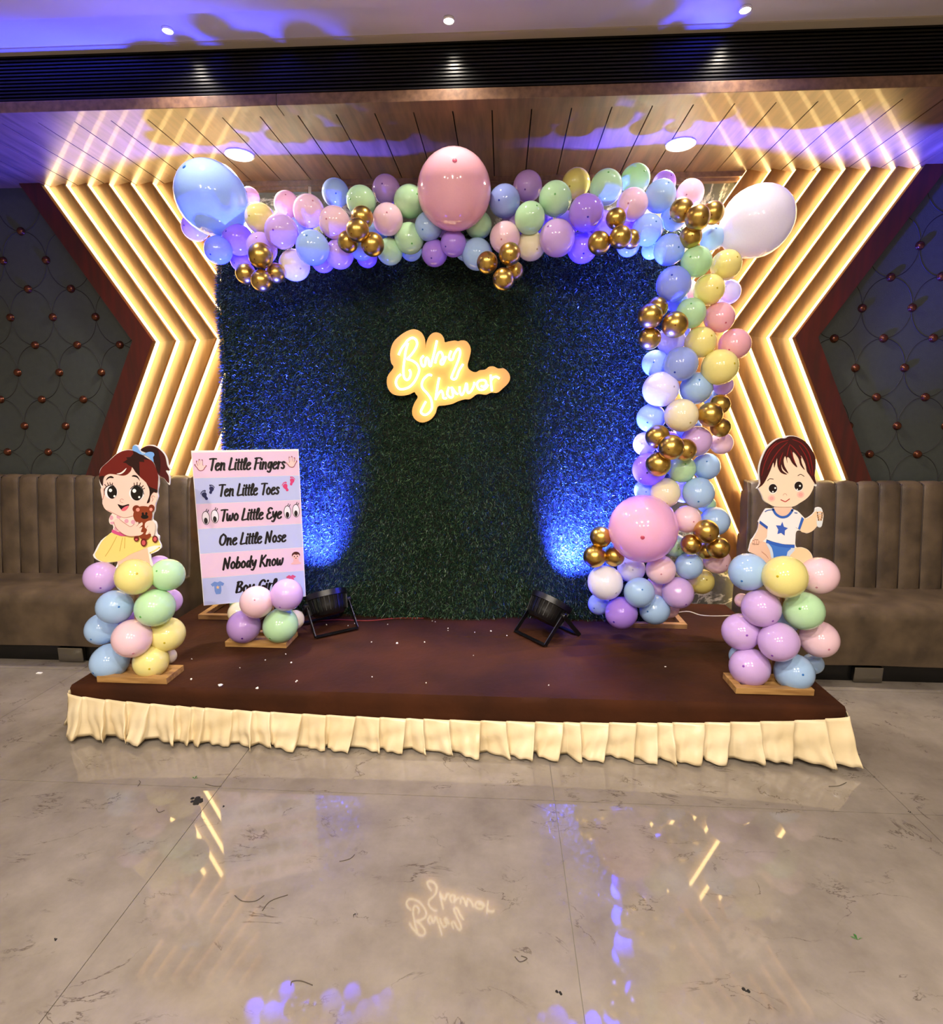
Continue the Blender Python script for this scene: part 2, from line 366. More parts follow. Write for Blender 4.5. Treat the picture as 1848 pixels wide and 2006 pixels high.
# ================================================================== SOFAS
def sofa(name, x0, x1, endx, label):
    root = empty(name, ((x0+x1)/2, 3.4, 0), label, 'sofa', None)
    # plinth
    box('plinth', (x0+.03, 3.158, 0), (x1-.03, 3.66, .112), M_black, root)
    # seat with rolled front edge
    prof = [(3.115, .112), (3.105, .16), (3.098, .38), (3.105, .425), (3.13, .452), (3.18, .462), (3.40, .452), (3.56, .447), (3.60, .447), (3.60, .112)]
    n = len(prof)
    xsn = np.linspace(x0, x1, 40)
    v = [(x, y+.004*math.sin(x*9+z*12), z+.004*math.sin(x*7.3+y*5)*(z > .3)) for x in xsn for y, z in prof]
    f = [(i*n+j, i*n+(j+1) % n, (i+1)*n+(j+1) % n, (i+1)*n+j) for i in range(39) for j in range(n)]+[tuple(range(n)), tuple(range(39*n, 40*n))]
    MB().add(v, f).build('seat', M_leather, root, auto=50)
    # channelled back: each channel a panel of its own
    wch = .131; inner = endx; sg = 1 if x1 == endx else -1
    k = 0
    while True:
        a = inner-sg*wch*k; b = inner-sg*wch*(k+1)
        if (sg > 0 and b < x0) or (sg < 0 and b > x1): break
        lo, hi = min(a, b)+.0025, max(a, b)-.0025
        pr = []   # profile (y,z) front then over the top
        for z in np.linspace(.44, 1.06, 9): pr.append((3.52+.075*(z-.44)/.62, z))
        pr += [(3.602, 1.09), (3.622, 1.108), (3.65, 1.112), (3.69, 1.105), (3.69, .44)]
        V = []; cols = 7
        for c in range(cols):
            u = c/(cols-1); x = lo+(hi-lo)*u; bul = .010*(1-(2*u-1)**4)
            for i, (y, z) in enumerate(pr):
                fr = 1 if i < 12 else 0
                dz = .008*(1-(2*u-1)**4)-.008 if i in (9, 10, 11, 12) else 0
                V.append((x, y-bul*fr+.010*fr, z+dz))
        n = len(pr)
        F = [(c*n+j, c*n+j+1, (c+1)*n+j+1, (c+1)*n+j) for c in range(cols-1) for j in range(n-1)]+[(c*n+n-1, c*n, (c+1)*n, (c+1)*n+n-1) for c in range(cols-1)]
        F += [tuple(range(n)), tuple(range((cols-1)*n, cols*n))]
        MB().add(V, F).build('back_channel', M_leather, root, auto=50)
        k += 1
    mb = MB()
    for q in range(k+1):
        x = inner-sg*wch*q
        mb.tube([(x, 3.53+.075*(z-.44)/.62, z) for z in np.linspace(.45, 1.06, 6)]+[(x, 3.612, 1.092), (x, 3.65, 1.102)], .0035, 6)
    mb.build('piping', M_leatherd, root, smooth=True)
    # end panel
    e0, e1 = (endx, endx+.022) if sg > 0 else (endx-.022, endx)
    pr = [(3.112, .112), (3.10, .40), (3.14, .455), (3.50, .455), (3.53, .6), (3.585, 1.04), (3.61, 1.10), (3.69, 1.112), (3.69, .112)]
    n = len(pr)
    MB().add([(e0, y, z) for y, z in pr]+[(e1, y, z) for y, z in pr], [tuple(range(n)), tuple(range(2*n-1, n-1, -1))]+[(i, (i+1) % n, (i+1) % n+n, i+n) for i in range(n)]).build('end_panel', M_leather, root, bevel=.006)
    lx = endx-sg*.55
    MB().box((lx-.09, 3.125, .004), (lx+.07, 3.157, .096)).build('foot_plate', M_chrome, root, bevel=.006)
    return root
sofa('banquette_sofa', -4.45, -2.085, -2.085, 'brown leather channel-back banquette behind the girl cutout')
sofa('banquette_sofa', 1.565, 4.45, 1.565, 'brown leather channel-back banquette behind the boy cutout')

# ================================================================== STAGE
SX0, SX1, SY0, SY1, SZ = -2.0, 1.5, 2.345, 3.69, .26
st = empty('stage', ((SX0+SX1)/2, 3.0, 0), 'low brown-draped stage platform with a cream satin skirt', 'stage')
box('deck', (SX0+.02, SY0+.03, .2), (SX1-.02, SY1, SZ-.012), M_stage, st)
box('base_frame', (SX0+.04, SY0+.012, 0), (SX1-.04, SY1, .2), M_stage, st)
# brown cloth: top with wrinkles, drop over the front and sides
NX, NY = 180, 90
def hash2(x, y): return math.sin(x*12.9898+y*78.233)*43758.5453 % 1
def vnoise(x, y):
    xi, yi = math.floor(x), math.floor(y); u, v = x-xi, y-yi; u = u*u*(3-2*u); v = v*v*(3-2*v)
    return (hash2(xi, yi)*(1-u)+hash2(xi+1, yi)*u)*(1-v)+(hash2(xi, yi+1)*(1-u)+hash2(xi+1, yi+1)*u)*v
def clothz(x, y):
    z = SZ+.0035*vnoise(x*3+.4*y, y*5)+.002*vnoise(x*9, y*7+3)
    # fan of wrinkles in front of the par light
    dx, dy = x-.45, y-2.9
    g = math.exp(-(dx*dx/.35+dy*dy/.09))
    z += .007*g*max(0, math.sin((dy-.35*dx)*46+1.4*math.sin(dx*5)))**3
    dx, dy = x+.35, y-3.0; g = math.exp(-(dx*dx/.12+dy*dy/.03)); z += .005*g*max(0, math.sin((dy+.9*dx)*50))**3
    return z+(.0035 if y > 3.035 and x > -.3 else 0)
sagz = lambda u: .225-.075*math.sin(math.pi*min(1, max(0, u)))**.6
V = []; F = []
ys = np.concatenate([np.linspace(SY0+.006, 3.03, 58), [3.034, 3.036], np.linspace(3.05, SY1, 32)])
xsn = np.linspace(SX0, SX1, NX)
rows = []
for y in ys: rows.append([(x, y, clothz(x, y)) for x in xsn])
front = []
for k, t in enumerate((.15, .4, .7, 1.0)):
    r = []
    for x in xsn:
        u = (x-SX0)/(SX1-SX0); zb = sagz(u)-.012
        r.append((x, SY0-.004-.004*vnoise(x*6, t*3), SZ-.002+(zb-SZ)*t))
    front.insert(0, r)
rows = front+rows
V = [p for r in rows for p in r]; R = len(rows)
F = [(i*NX+j, i*NX+j+1, (i+1)*NX+j+1, (i+1)*NX+j) for i in range(R-1) for j in range(NX-1)]
for side, x in ((0, SX0), (NX-1, SX1)):   # side drops
    o = len(V)
    for i in range(4, R):
        p = V[i*NX+side]; V.append((p[0]+(-.004 if side == 0 else .004), p[1], .20))
    for i in range(4, R-1):
        F.append((i*NX+side, (i+1)*NX+side, o+i-3, o+i-4))
MB().add(V, F).build('stage_cloth', M_cloth, st, auto=60)
# satin skirt: knife pleats with slack folds; front, then both sides
def skirt(name, n, path, ztop, flare, seed):
    r = random.Random(seed); V = []; rowsn = 12
    L_ = [0]
    # irregular pleat positions
    pos = [0]
    while pos[-1] < 1: pos.append(pos[-1]+r.uniform(.6, 1.5)/n)
    amp = [r.uniform(.6, 1.4) for _ in pos]; ph = [r.uniform(-1, 1) for _ in pos]
    cols = n*18
    for c in range(cols+1):
        u = c/cols; k = max(i for i in range(len(pos)) if pos[i] <= u or i == 0); k = min(k, len(pos)-2)
        t = (u-pos[k])/(pos[k+1]-pos[k])
        saw = (t**.8 if t < .86 else (1-(t-.86)/.14*1.0))      # slow rise then a quick tuck
        (x, y), (nx, ny) = path(u); zt = ztop(u)
        for q in range(rowsn+1):
            w = q/rowsn
            sway = .030*amp[k]*ph[k]*w*w*math.sin(math.pi*t)
            d = .004+(.008+.050*w**.8*amp[k])*saw+.012*w*vnoise(u*60, w*4)+flare(u)*w+.005*w*math.sin(u*n*6.283*1.9+3*vnoise(u*25, w*2))
            d += .010*math.sin(w*9+ph[k]*4+t*3)*w*(1-w)*2
            z = zt*(1-w)+w*(.006+.008*vnoise(u*40, 2)*amp[k]+hem(u))
            tx, ty = -ny, nx
            if t >= .86: sway -= (.012+.024*w)*min(1, amp[k])*(t-.86)/.14*(1 if seed == 3 else .6)
            sway += .012*ph[k]*w
            V.append((x+nx*d+tx*sway, y+ny*d+ty*sway, z))
    n_ = rowsn+1
    F = [(c*n_+q, c*n_+q+1, (c+1)*n_+q+1, (c+1)*n_+q) for c in range(cols) for q in range(rowsn)]
    o = MB().add(V, F).build(name, M_satin, st, smooth=True)
    sd = o.modifiers.new('solid', 'SOLIDIFY'); sd.thickness = .0015
    return o
hem = lambda u: .022*(abs(2*u-1)**4)
skirt('skirt', 34, lambda u: ((SX0-.012+(SX1-SX0+.024)*u, SY0-.006), (0, -1)), lambda u: sagz(u)+.004, lambda u: .006+.05*max(0, u-.93)/.07*.6, 3)
hem = lambda u: .03
skirt('side_skirt', 14, lambda u: ((SX0-.006, 3.10-(3.10-SY0)*u), (-1, 0)), lambda u: .235, lambda u: .0, 5)
skirt('side_skirt', 14, lambda u: ((SX1+.006, SY0+(3.10-SY0)*u), (1, 0)), lambda u: .235, lambda u: .05*(1-u)**6, 6)

# ================================================================== GRASS BACKDROP
GX0, GX1, GZ0, GZ1, GY = -1.635, .965, .273, 2.52, 3.315
gb = empty('grass_backdrop', (-.33, GY, SZ), 'large artificial grass wall lit blue behind the neon sign', 'backdrop')
def gwave(x, z):
    return GY+.020*math.sin(x*5.1+.6*math.sin(z*2.1))+.013*math.sin(x*11+z*1.3)+.012*math.sin(z*4+x*2.2)-.018*(vnoise(x*3.1+5, z*1.7)-.5)
def gleft(z): return GX0+.02*math.sin(z*3.1)+.012*math.sin(z*8)+.02*(z > 1.5)*math.sin((z-1.5)*2.4)
nx_, nz_ = 60, 50
V = []; F = []
for j in range(nz_+1):
    z = GZ0+(GZ1-GZ0)*j/nz_
    for i in range(nx_+1):
        x = gleft(z)+(GX1-gleft(z))*i/nx_; V.append((x, gwave(x, z), z))
F = [(j*(nx_+1)+i, j*(nx_+1)+i+1, (j+1)*(nx_+1)+i+1, (j+1)*(nx_+1)+i) for j in range(nz_) for i in range(nx_)]
o = MB().add(V, F).build('mat', M_mat, gb, smooth=True); sd = o.modifiers.new('solid', 'SOLIDIFY'); sd.thickness = .01; sd.offset = 1
m_ = bpy.data.materials.new('grass_blade'); m_.use_nodes = True; N = m_.node_tree.nodes; L = m_.node_tree.links; b = N['Principled BSDF']
g = N.new('ShaderNodeNewGeometry'); rp = N.new('ShaderNodeValToRGB'); rp.color_ramp.elements[0].color = (.006, .024, .011, 1); rp.color_ramp.elements[1].color = (.13, .24, .11, 1)
e_ = rp.color_ramp.elements.new(.72); e_.color = (.016, .055, .026, 1)
L.new(g.outputs['Random Per Island'], rp.inputs[0]); L.new(rp.outputs[0], b.inputs['Base Color']); b.inputs['Roughness'].default_value = .38; b.inputs['Specular IOR Level'].default_value = .6
NB = 190000
u = rng.random(NB); z = GZ0+.004+(GZ1-GZ0-.004)*rng.random(NB)
# denser fringe along the left edge
u[:5000] *= .004
glx = GX0+.02*np.sin(z*3.1)+.012*np.sin(z*8)+.02*(z > 1.5)*np.sin((z-1.5)*2.4)
x = glx+(GX1-glx)*u
gi = np.array([[gwave(a, c) for a in np.linspace(GX0-.05, GX1, 80)] for c in np.linspace(GZ0, GZ1, 80)])
fx = np.clip((x-(GX0-.05))/(GX1-GX0+.05)*79, 0, 78.999); fz = np.clip((z-GZ0)/(GZ1-GZ0)*79, 0, 78.999)
ix, iz = fx.astype(int), fz.astype(int); a, c = fx-ix, fz-iz
y = (gi[iz, ix]*(1-a)+gi[iz, ix+1]*a)*(1-c)+(gi[iz+1, ix]*(1-a)+gi[iz+1, ix+1]*a)*c
base = np.stack([x, y+.001, z], 1)
ln = rng.uniform(.018, .036, NB); ang = rng.uniform(0, 2*np.pi, NB); tl = rng.uniform(.35, 1.25, NB)
dirv = np.stack([np.cos(ang)*np.sin(tl), -np.cos(tl), np.sin(ang)*np.sin(tl)-.12], 1); dirv /= np.linalg.norm(dirv, axis=1)[:, None]
dirv[:5000, 0] = -np.abs(dirv[:5000, 0])-.5
sd_ = np.cross(dirv, rng.normal(size=(NB, 3))); sd_ /= np.linalg.norm(sd_, axis=1)[:, None]
wd_ = rng.uniform(.0012, .0022, NB)[:, None]
mid = base+dirv*(ln*.55)[:, None]; tip = base+dirv*ln[:, None]+np.array([0, -.002, -.004])
vv = np.stack([base-sd_*wd_*.6, mid-sd_*wd_, tip, mid+sd_*wd_], 1).reshape(-1, 3)
me = bpy.data.meshes.new('blades'); me.vertices.add(NB*4); me.vertices.foreach_set('co', vv.ravel())
me.loops.add(NB*4); me.loops.foreach_set('vertex_index', np.arange(NB*4)); me.polygons.add(NB)
me.polygons.foreach_set('loop_start', np.arange(NB)*4); me.polygons.foreach_set('loop_total', np.full(NB, 4)); me.update(calc_edges=True)
o = link('grass_blades', me, m_, gb); o['kind'] = 'stuff'
# frame: uprights, cross bar and two floor feet made of wooden bars
for x in (GX0+.06, GX1-.06, -.33): MB().box((x-.018, GY+.045, SZ), (x+.018, GY+.08, 2.5)).build('upright', M_pine, gb, bevel=.002)
MB().box((GX0+.04, GY+.045, 2.47), (GX1-.04, GY+.08, 2.51)).build('cross_bar', M_pine, gb, bevel=.002)
def foot(x0, x1, y0, y1):
    w, h = .034, .034
    for a, b_ in (((x0, y0, SZ), (x1, y0+w, SZ+h)), ((x0, y1-w, SZ), (x1, y1, SZ+h)), ((x0, y0+w, SZ), (x0+w, y1-w, SZ+h)), ((x1-w, y0+w, SZ), (x1, y1-w, SZ+h))):
        box('foot_bar', (a[0], a[1], a[2]+.004), b_, M_pine, gb, bevel=.002)
foot(-1.865, -1.47, 3.215, 3.62); foot(.70, 1.105, 3.225, 3.62)
# white tie strap over the top
MB().bar(aty(607, 366, 3.6), aty(607, 420, 3.36), .016, .003).build('tie_strap', M_cord, gb)

# ================================================================== NEON SIGN
YN = 3.235
ns_ = empty('neon_sign', aty(878, 830, YN), 'glowing warm white neon sign reading Baby Shower on acrylic backing with painted-in yellow glow', 'neon sign')
ob = [(480,165),(560,200),(605,270),(617,345),(617,410),(628,345),(660,265),(710,215),(770,205),(830,235),(860,290),(872,332),(930,320),(1000,310),(1040,320),(1085,308),(1150,320),(1195,380),(1205,450),(1185,540),(1165,620),(1175,670),(1220,708),(1270,720),(1320,695),(1390,685),(1440,650),(1500,645),(1560,672),(1630,670),(1690,720),(1715,790),(1690,860),(1620,930),(1550,985),(1470,985),(1400,1010),(1290,1005),(1200,1065),(1120,1072),(1040,1097),(960,1132),(860,1150),(790,1157),(765,1195),(750,1250),(700,1320),(630,1360),(560,1370),(490,1335),(450,1270),(450,1190),(480,1110),(518,1045),(492,1000),(472,978),(400,1010),(300,1025),(200,1005),(140,940),(118,850),(135,760),(205,660),(175,600),(162,500),(175,400),(220,310),(310,230),(400,180)]
op = [(740+p.x/6.6, 620+p.y/6.6) for p in catmull(ob, 4, True)]
v2, tr = poly2(op); n = len(v2)
fr = [aty(p[0], p[1], YN) for p in v2]; bk = [Vector((p.x, YN+.012, p.z)) for p in fr]
MB().add(fr+bk, tr+[tuple(i+n for i in t[::-1]) for t in tr]+[(i, (i+1) % n, (i+1) % n+n, i+n) for i in range(n)]).build('backing_board', M_acry, ns_)
def refl(p):  # tube layout read off the sign's mirror image in the floor, fitted to the backing board
    q = aty(770+p[0]/8.8, 1690+p[1]/8.8, YN-.016); return Vector((q.x, q.y, -q.z))
strokes = {
 'letter_b': [[(130,925),(70,870),(45,790),(80,720),(140,705),(240,735),(320,800),(380,890),(420,990),(400,1070),(340,1120),(270,1145),(240,1152),(310,1220),(370,1300),(400,1370),(385,1430),(330,1455),(260,1420),(210,1360),(160,1300),(125,1240),(105,1200)],
              [(265,1000),(285,950),(265,880),(220,845),(180,880),(170,960),(180,1060),(200,1160),(215,1250),(245,1340),(260,1380)]],
 'letter_a': [[(500,1210),(455,1160),(460,1090),(490,1055),(520,1090),(530,1160),(550,1185),(575,1150),(578,1090),(598,1065),(615,1085)]],
 'letter_b_small': [[(710,1435),(680,1320),(640,1180),(605,1075)], [(675,1110),(700,1200),(740,1270),(780,1265),(800,1200),(765,1145),(765,1105),(800,1110),(850,1220)]],
 'letter_y': [[(930,1300),(895,1220),(905,1175),(950,1180),(980,1260),(1040,1335),(1070,1290),(1050,1200),(1000,1080),(950,970),(930,910),(970,890),(1010,920),(1050,1020),(1115,1120)]],
 'letter_s': [[(515,540),(470,465),(430,375),(490,335),(560,370),(610,450),(600,570),(545,655),(480,720),(455,780),(480,860),(540,920),(580,940),(620,930)]],
 'letter_h': [[(735,905),(715,820),(680,640),(672,570)], [(680,600),(730,680),(770,710),(790,660),(795,610),(825,600),(850,615)]],
 'letter_o': [[(890,775),(865,710),(865,655),(910,618),(950,640),(945,700),(930,770),(965,730),(1000,685),(1035,675)]],
 'letter_w': [[(1060,790),(1060,720),(1085,665),(1115,690),(1145,770),(1165,840),(1180,800),(1180,730),(1200,700),(1240,730),(1280,800),(1295,865)]],
 'letter_e': [[(1395,815),(1440,805),(1480,840),(1470,890),(1420,900),(1360,880),(1335,830),(1360,770),(1410,755),(1470,780),(1515,840)]],
 'letter_r': [[(1575,745),(1560,850),(1550,985)], [(1565,910),(1590,945),(1640,960),(1690,935)]],
}
_all = [refl(p) for ss in strokes.values() for s_ in ss for p in s_]
_x0, _x1 = min(p.x for p in _all), max(p.x for p in _all); _z0, _z1 = min(p.z for p in _all), max(p.z for p in _all)
_a, _b = aty(774, 662, YN-.016), aty(978, 813, YN-.016)
fit = lambda p: Vector((_a.x+(p.x-_x0)/(_x1-_x0)*(_b.x-_a.x), p.y, _b.z+(p.z-_z0)/(_z1-_z0)*(_a.z-_b.z)))
for nm, ss in strokes.items():
    mb = MB()
    for s_ in ss: mb.tube([fit(refl(p)) for p in catmull([(a, b) for a, b in s_], 4)], .0060, 8)
    mb.build(nm, M_neon, ns_, smooth=True)
for px, py in ((790, 690), (985, 745), (845, 800)):
    p = aty(px, py, YN); MB().lathe([(.004, 0), (.004, .05)], 8, Matrix.Translation((p.x, YN+.06, p.z)) @ Matrix.Rotation(math.pi/2, 4, 'X')).build('standoff', M_chrome, ns_)

# ================================================================== BALLOONS
BC = {'pink': 'fbd6e2', 'rose': 'f9bccb', 'lilac': 'd9b6f0', 'violet': 'b088ee', 'blue': 'aed0f7', 'periwinkle': '9db0f5', 'yellow': 'f9ee98', 'mint': 'c4efbe',
      'cream': 'f6ebc8', 'white': 'f3f0f8', 'gold': 'cdaa58', 'olive': 'e0d278', 'purple': 'c19cdf'}
CN = {'pink': 'pale pink', 'rose': 'rose pink', 'lilac': 'lilac', 'violet': 'deep violet', 'blue': 'sky blue', 'periwinkle': 'periwinkle blue', 'yellow': 'pale yellow', 'mint': 'mint green',
      'cream': 'cream', 'white': 'white', 'gold': 'metallic gold', 'olive': 'mustard yellow', 'purple': 'muted purple'}
def bmat(c):
    if c == 'gold': return mat('balloon_gold', BC[c], .3, metal=1., var=.06, scale=30)
    return mat('balloon_'+c, BC[c], .11, var=.03, scale=25, coat=.3, translucent=.15, spec=.5)
def tipmat(c):
    r = lin(BC[c]); return mat('balloon_tip_'+c, tuple(max(0., 1-(1-x**.4545)*2.4)*.78 for x in r), .3)
# a balloon: a slightly egg-shaped body of revolution, neck end at -Z, thick dark tip at +Z
prof = []
for k in range(17):
    t = math.pi*k/16; r = math.sin(t); zz = -math.cos(t)*1.06
    if zz < -.2: r *= 1-.10*((-zz-.2)/.86)**1.5
    prof.append((max(r, .002), zz))
mb = MB().lathe(prof, 28); BODY = fixn(mesh('balloon', mb.v, mb.f)); BODY.polygons.foreach_set('use_smooth', [True]*len(BODY.polygons))
BODIES = {}
def body(c):
    if c not in BODIES:
        b = BODY.copy(); b.name = 'balloon_'+c; b.materials.append(bmat(c)); BODIES[c] = b
        mb = MB().lathe([(.062, 1.045), (.058, 1.062), (.035, 1.072), (.002, 1.075)], 12); t = fixn(mesh('tip', mb.v, mb.f)); t.materials.append(tipmat(c)); BODIES[c+'_t'] = t
        mb = MB().lathe([(.05, -1.045), (.06, -1.075), (.035, -1.10), (.075, -1.17), (.06, -1.175)], 12); t = fixn(mesh('knot', mb.v, mb.f)); t.materials.append(bmat(c)); BODIES[c+'_k'] = t
    return BODIES[c]
BALL = []
def balloon(px, py, r, c, Y, region, tipdir=None, label=None, name='balloon'):
    BALL.append([px, py, r, c, Y, region, tipdir, label, name])
def ball_geo(px, py, r, Y):
    p = aty(px, py, Y); R = r*.985*depth(p)/FPX
    q = (p-Vector((0, 0, CAMH))).normalized().dot(_F); return p, R*(1+q)/2
def make_balloon(px, py, r, c, Y, region, tipdir=None, label=None, name='balloon', squash=1., group=None):
    p = aty(px, py, Y); R = r*.985*depth(p)/FPX
    # gentle correction for the radial stretch of off-axis spheres
    q = (p-Vector((0, 0, CAMH))).normalized().dot(_F); R *= (1+q)/2
    o = bpy.data.objects.new(name, body(c)); C.objects.link(o)
    if tipdir is None:
        tipdir = (random.uniform(-.75, .75), -1, random.uniform(-.75, .6))
        tipdir = Vector(tipdir)+Vector((-p.x, 0, 0))*.2
    d = Vector(tipdir).normalized()
    o.rotation_mode = 'QUATERNION'; o.rotation_quaternion = d.to_track_quat('Z', 'Y'); o.location = p; o.scale = (R, R, R*squash)
    for sfx, nm in (('_t', 'tip'), ('_k', 'knot')):
        t = bpy.data.objects.new(nm, BODIES[c+sfx]); C.objects.link(t); t.parent = o
    if label: tag(o, label, 'balloon')
    if group: o['group'] = group
    return o
LS = 'under the girl cutout'; RS = 'under the boy cutout'; MS = 'under the rhyme board'
TOP = 'of the top garland'
COL = 'of the garland column'
FOOT = 'of the garland foot'
A_, B_, D_ = 2.93, 3.03, 3.13
G_ = 2.84
balloon(416, 389.6, 75, 'blue', 3.03, '', (-.35, -1, .6), 'giant sky blue balloon at the free end of the garland', 'giant_balloon')
balloon(890, 374, 78.5, 'rose', 2.93, '', (.1, -1, .35), 'giant rose pink balloon in the middle of the garland above the neon sign', 'giant_balloon')
balloon(1482, 435, 74, 'white', 3.02, '', (.8, -.3, .5), 'giant white balloon at the corner of the garland', 'giant_balloon')
balloon(1260, 1035.6, 69, 'rose', 2.92, '', (-.25, -1, -.05), 'giant pink balloon low on the garland column beside the spotlight', 'giant_balloon')
top = [(490,386,20,'pink',D_),(383,446,28,'lilac',3.10),(428,490,29,'periwinkle',B_),(467,470,32,'violet',B_),(472,512,21,'violet',D_),(513,487,32,'lilac',2.99),(510,427.6,31,'yellow',3.02),
 (562,401,27,'pink',D_),(605,414,33,'pink',B_),(551.7,454,35,'lilac',A_),(613,486,35,'blue',2.91),(577,519.6,32,'cream',3.02),(633,511,24,'violet',D_),(656,436,33,'pink',2.96),
 (657.5,378,29,'blue',D_),(708,394,31,'mint',B_),(757,372,30,'purple',D_),(802,395,33,'mint',3.06),(760,430,32,'pink',2.99),(802,467,31,'mint',3.0),(665,498,30,'lilac',3.01),
 (708.6,486,25,'blue',3.02),(719,503,22,'violet',D_),(764,493,27,'mint',3.06),(806,490,22,'blue',D_),(840,443.6,29,'blue',2.99),(851.6,496,27,'violet',3.06),(889,477,27,'violet',3.02),
 (938,441,28,'mint',3.04),(912,490,22,'blue',D_),(935,498,32,'blue',3.05),(989,394,33,'periwinkle',B_),(1034,365,31,'purple',D_),(1038,427.6,32,'mint',2.96),(1088,389.6,35,'mint',3.0),
 (1129,359,30,'olive',D_),(989.5,465.6,32,'pink',2.99),(1040,481.6,30,'cream',3.04),(1092,467,37,'lilac',2.96),(1149,417,37,'violet',2.93),(1141,484.6,32,'violet',3.06),(1188,367.7,35,'mint',B_),
 (1244.6,352,31,'mint',D_),(1239,400.7,33,'pink',2.95),(1180,440,28,'lilac',3.07),(1231,480,24,'periwinkle',3.07),(1232,448,26,'violet',D_),(1293.5,385,33,'blue',3.0),(1301,360,25,'purple',D_),(1268,451,32,'blue',2.97),
 (1006,440,26,'lilac',D_),(1060,430,26,'violet',D_),(690,470,28,'lilac',D_),(590,450,26,'periwinkle',D_),(735,455,26,'blue',D_),(1110,440,26,'violet',D_),(870,440,26,'lilac',D_),
 (1352.5,379,29,'pink',3.04),(1321,424.7,28,'blue',3.02)]
for px, py, r, c, Y in top: balloon(px, py, r, c, Y, TOP)
col = [(1395,466,26,'blue',3.05),(1311,489.6,32,'blue',2.96),(1275,490,19,'blue',3.08),(1364.7,513,32,'mint',2.93),(1422.6,519.5,31.5,'yellow',3.0),(1389,567.5,32,'yellow',2.97),(1428,572,25,'white',3.08),
 (1320,557,36,'periwinkle',2.95),(1324,588,24,'periwinkle',3.05),(1353.8,614,31,'mint',2.95),(1409.6,622,31.5,'rose',2.99),(1439.5,675,33,'rose',3.0),(1372,671,32,'yellow',2.97),(1315,667,29,'white',3.03),
 (1409.6,719.5,37,'yellow',2.95),(1284,711.7,27,'blue',3.0),(1334,713,35,'periwinkle',2.92),(1294,763,36,'white',2.94),(1364.5,761,33,'blue',2.97),(1417,755,21,'lilac',3.08),(1334.8,813.7,34,'cream',2.90),
 (1276,819,29,'blue',3.0),(1264,869.6,24,'white',3.05),(1365,864,31,'lilac',2.96),(1414,868,23.5,'pink',3.04),(1272.5,919,34,'violet',3.0),(1336,919,28,'mint',2.99),(1384,914,28,'blue',3.02),(1264,960,22,'blue',3.07),
 (1304,965,30,'cream',2.98),(1368.6,965,32,'blue',2.96),(1385,988,18,'mint',3.08),(1401,1021,30,'blue',3.01),(1346,1017,28,'pink',2.95),(1345,570,24,'pink',3.1),(1350,840,26,'blue',3.1),(1330,645,24,'blue',3.1),(1310,870,26,'violet',3.1),(1340,960,26,'white',3.12),(1400,780,22,'blue',3.1)]
for px, py, r, c, Y in col: balloon(px, py, r, c, Y, COL)
foot_ = [(1404.7,1098,27,'pink',3.03),(1323,1068,24,'mint',3.04),(1237,1114,28,'white',3.06),(1295,1116,30,'pink',2.96),(1350,1108.6,28,'blue',2.98),(1374,1139,26,'olive',3.07),(1185.6,1141,35,'white',2.97),
 (1252.7,1160.7,31,'blue',2.92),(1328,1160.7,32,'lilac',2.96),(1174,1183,22,'periwinkle',3.07),(1217.9,1200,32.5,'violet',2.96),(1282.7,1193.7,31,'blue',2.99),(1290,1150,26,'pink',3.09),(1310,1190,22,'pink',3.12)]
for px, py, r, c, Y in foot_: balloon(px, py, r, c, Y, FOOT)
gold = [('beside the giant blue balloon',[(511,500.6,26,2.86),(482,536,21.5,2.93),(513,550,22.5,2.86),(540.6,535,20.5,2.95)]),
 ('by the mint and pink balloons',[(710,426,23,2.90),(701,451,24,2.83),(682,474,22,2.88),(730.6,479,24,2.85)]),
 ('hanging below the giant rose balloon',[(955,514.7,22,2.90),(999,497.7,23,2.86),(986.6,547,22.5,2.87),(1008,531,19,2.96)]),
 ('under a pale pink balloon',[(1207,428,21.5,2.88),(1174,476,24,2.86),(1216,464.7,23.5,2.82),(1236,468.5,20,2.91)]),
 ('next to the giant white balloon',[(1336,411.7,25,2.90),(1397,417,24,2.92),(1366.7,426,26.5,2.84),(1353.8,463.6,23.5,2.89)]),
 ('on the grass side of the column',[(1288,603,22,2.92),(1273.8,619.5,25.5,2.86),(1322.6,636,27,2.85),(1273,663,23,2.90)]),
 ('on the column side facing the lit chevrons',[(1411,792,20.5,2.95),(1391.5,812,25,2.88),(1412,837,20.5,2.93)]),
 ('under the cream balloon on the column',[(1288.5,855.7,24.5,2.88),(1315,876.5,26,2.83),(1342,881,23,2.90),(1289.5,909,25,2.88)]),
 ('peeking out beside the giant pink balloon',[(1177,1052,22,2.96),(1165,1089.5,23,2.95),(1203,1089.5,21,2.97)]),
 ('over the slate blue balloon at the column foot',[(1383.8,1041,25,2.87),(1354,1066.6,21,2.91),(1407,1073,23,2.90),(1383,1078,18,2.96)])]
for t, bs in gold:
    for px, py, r, Y in bs: balloon(px, py, r, 'gold', Y, t, (random.uniform(-.5, .5), -1, random.uniform(-.7, .2)), name='gold_balloon')
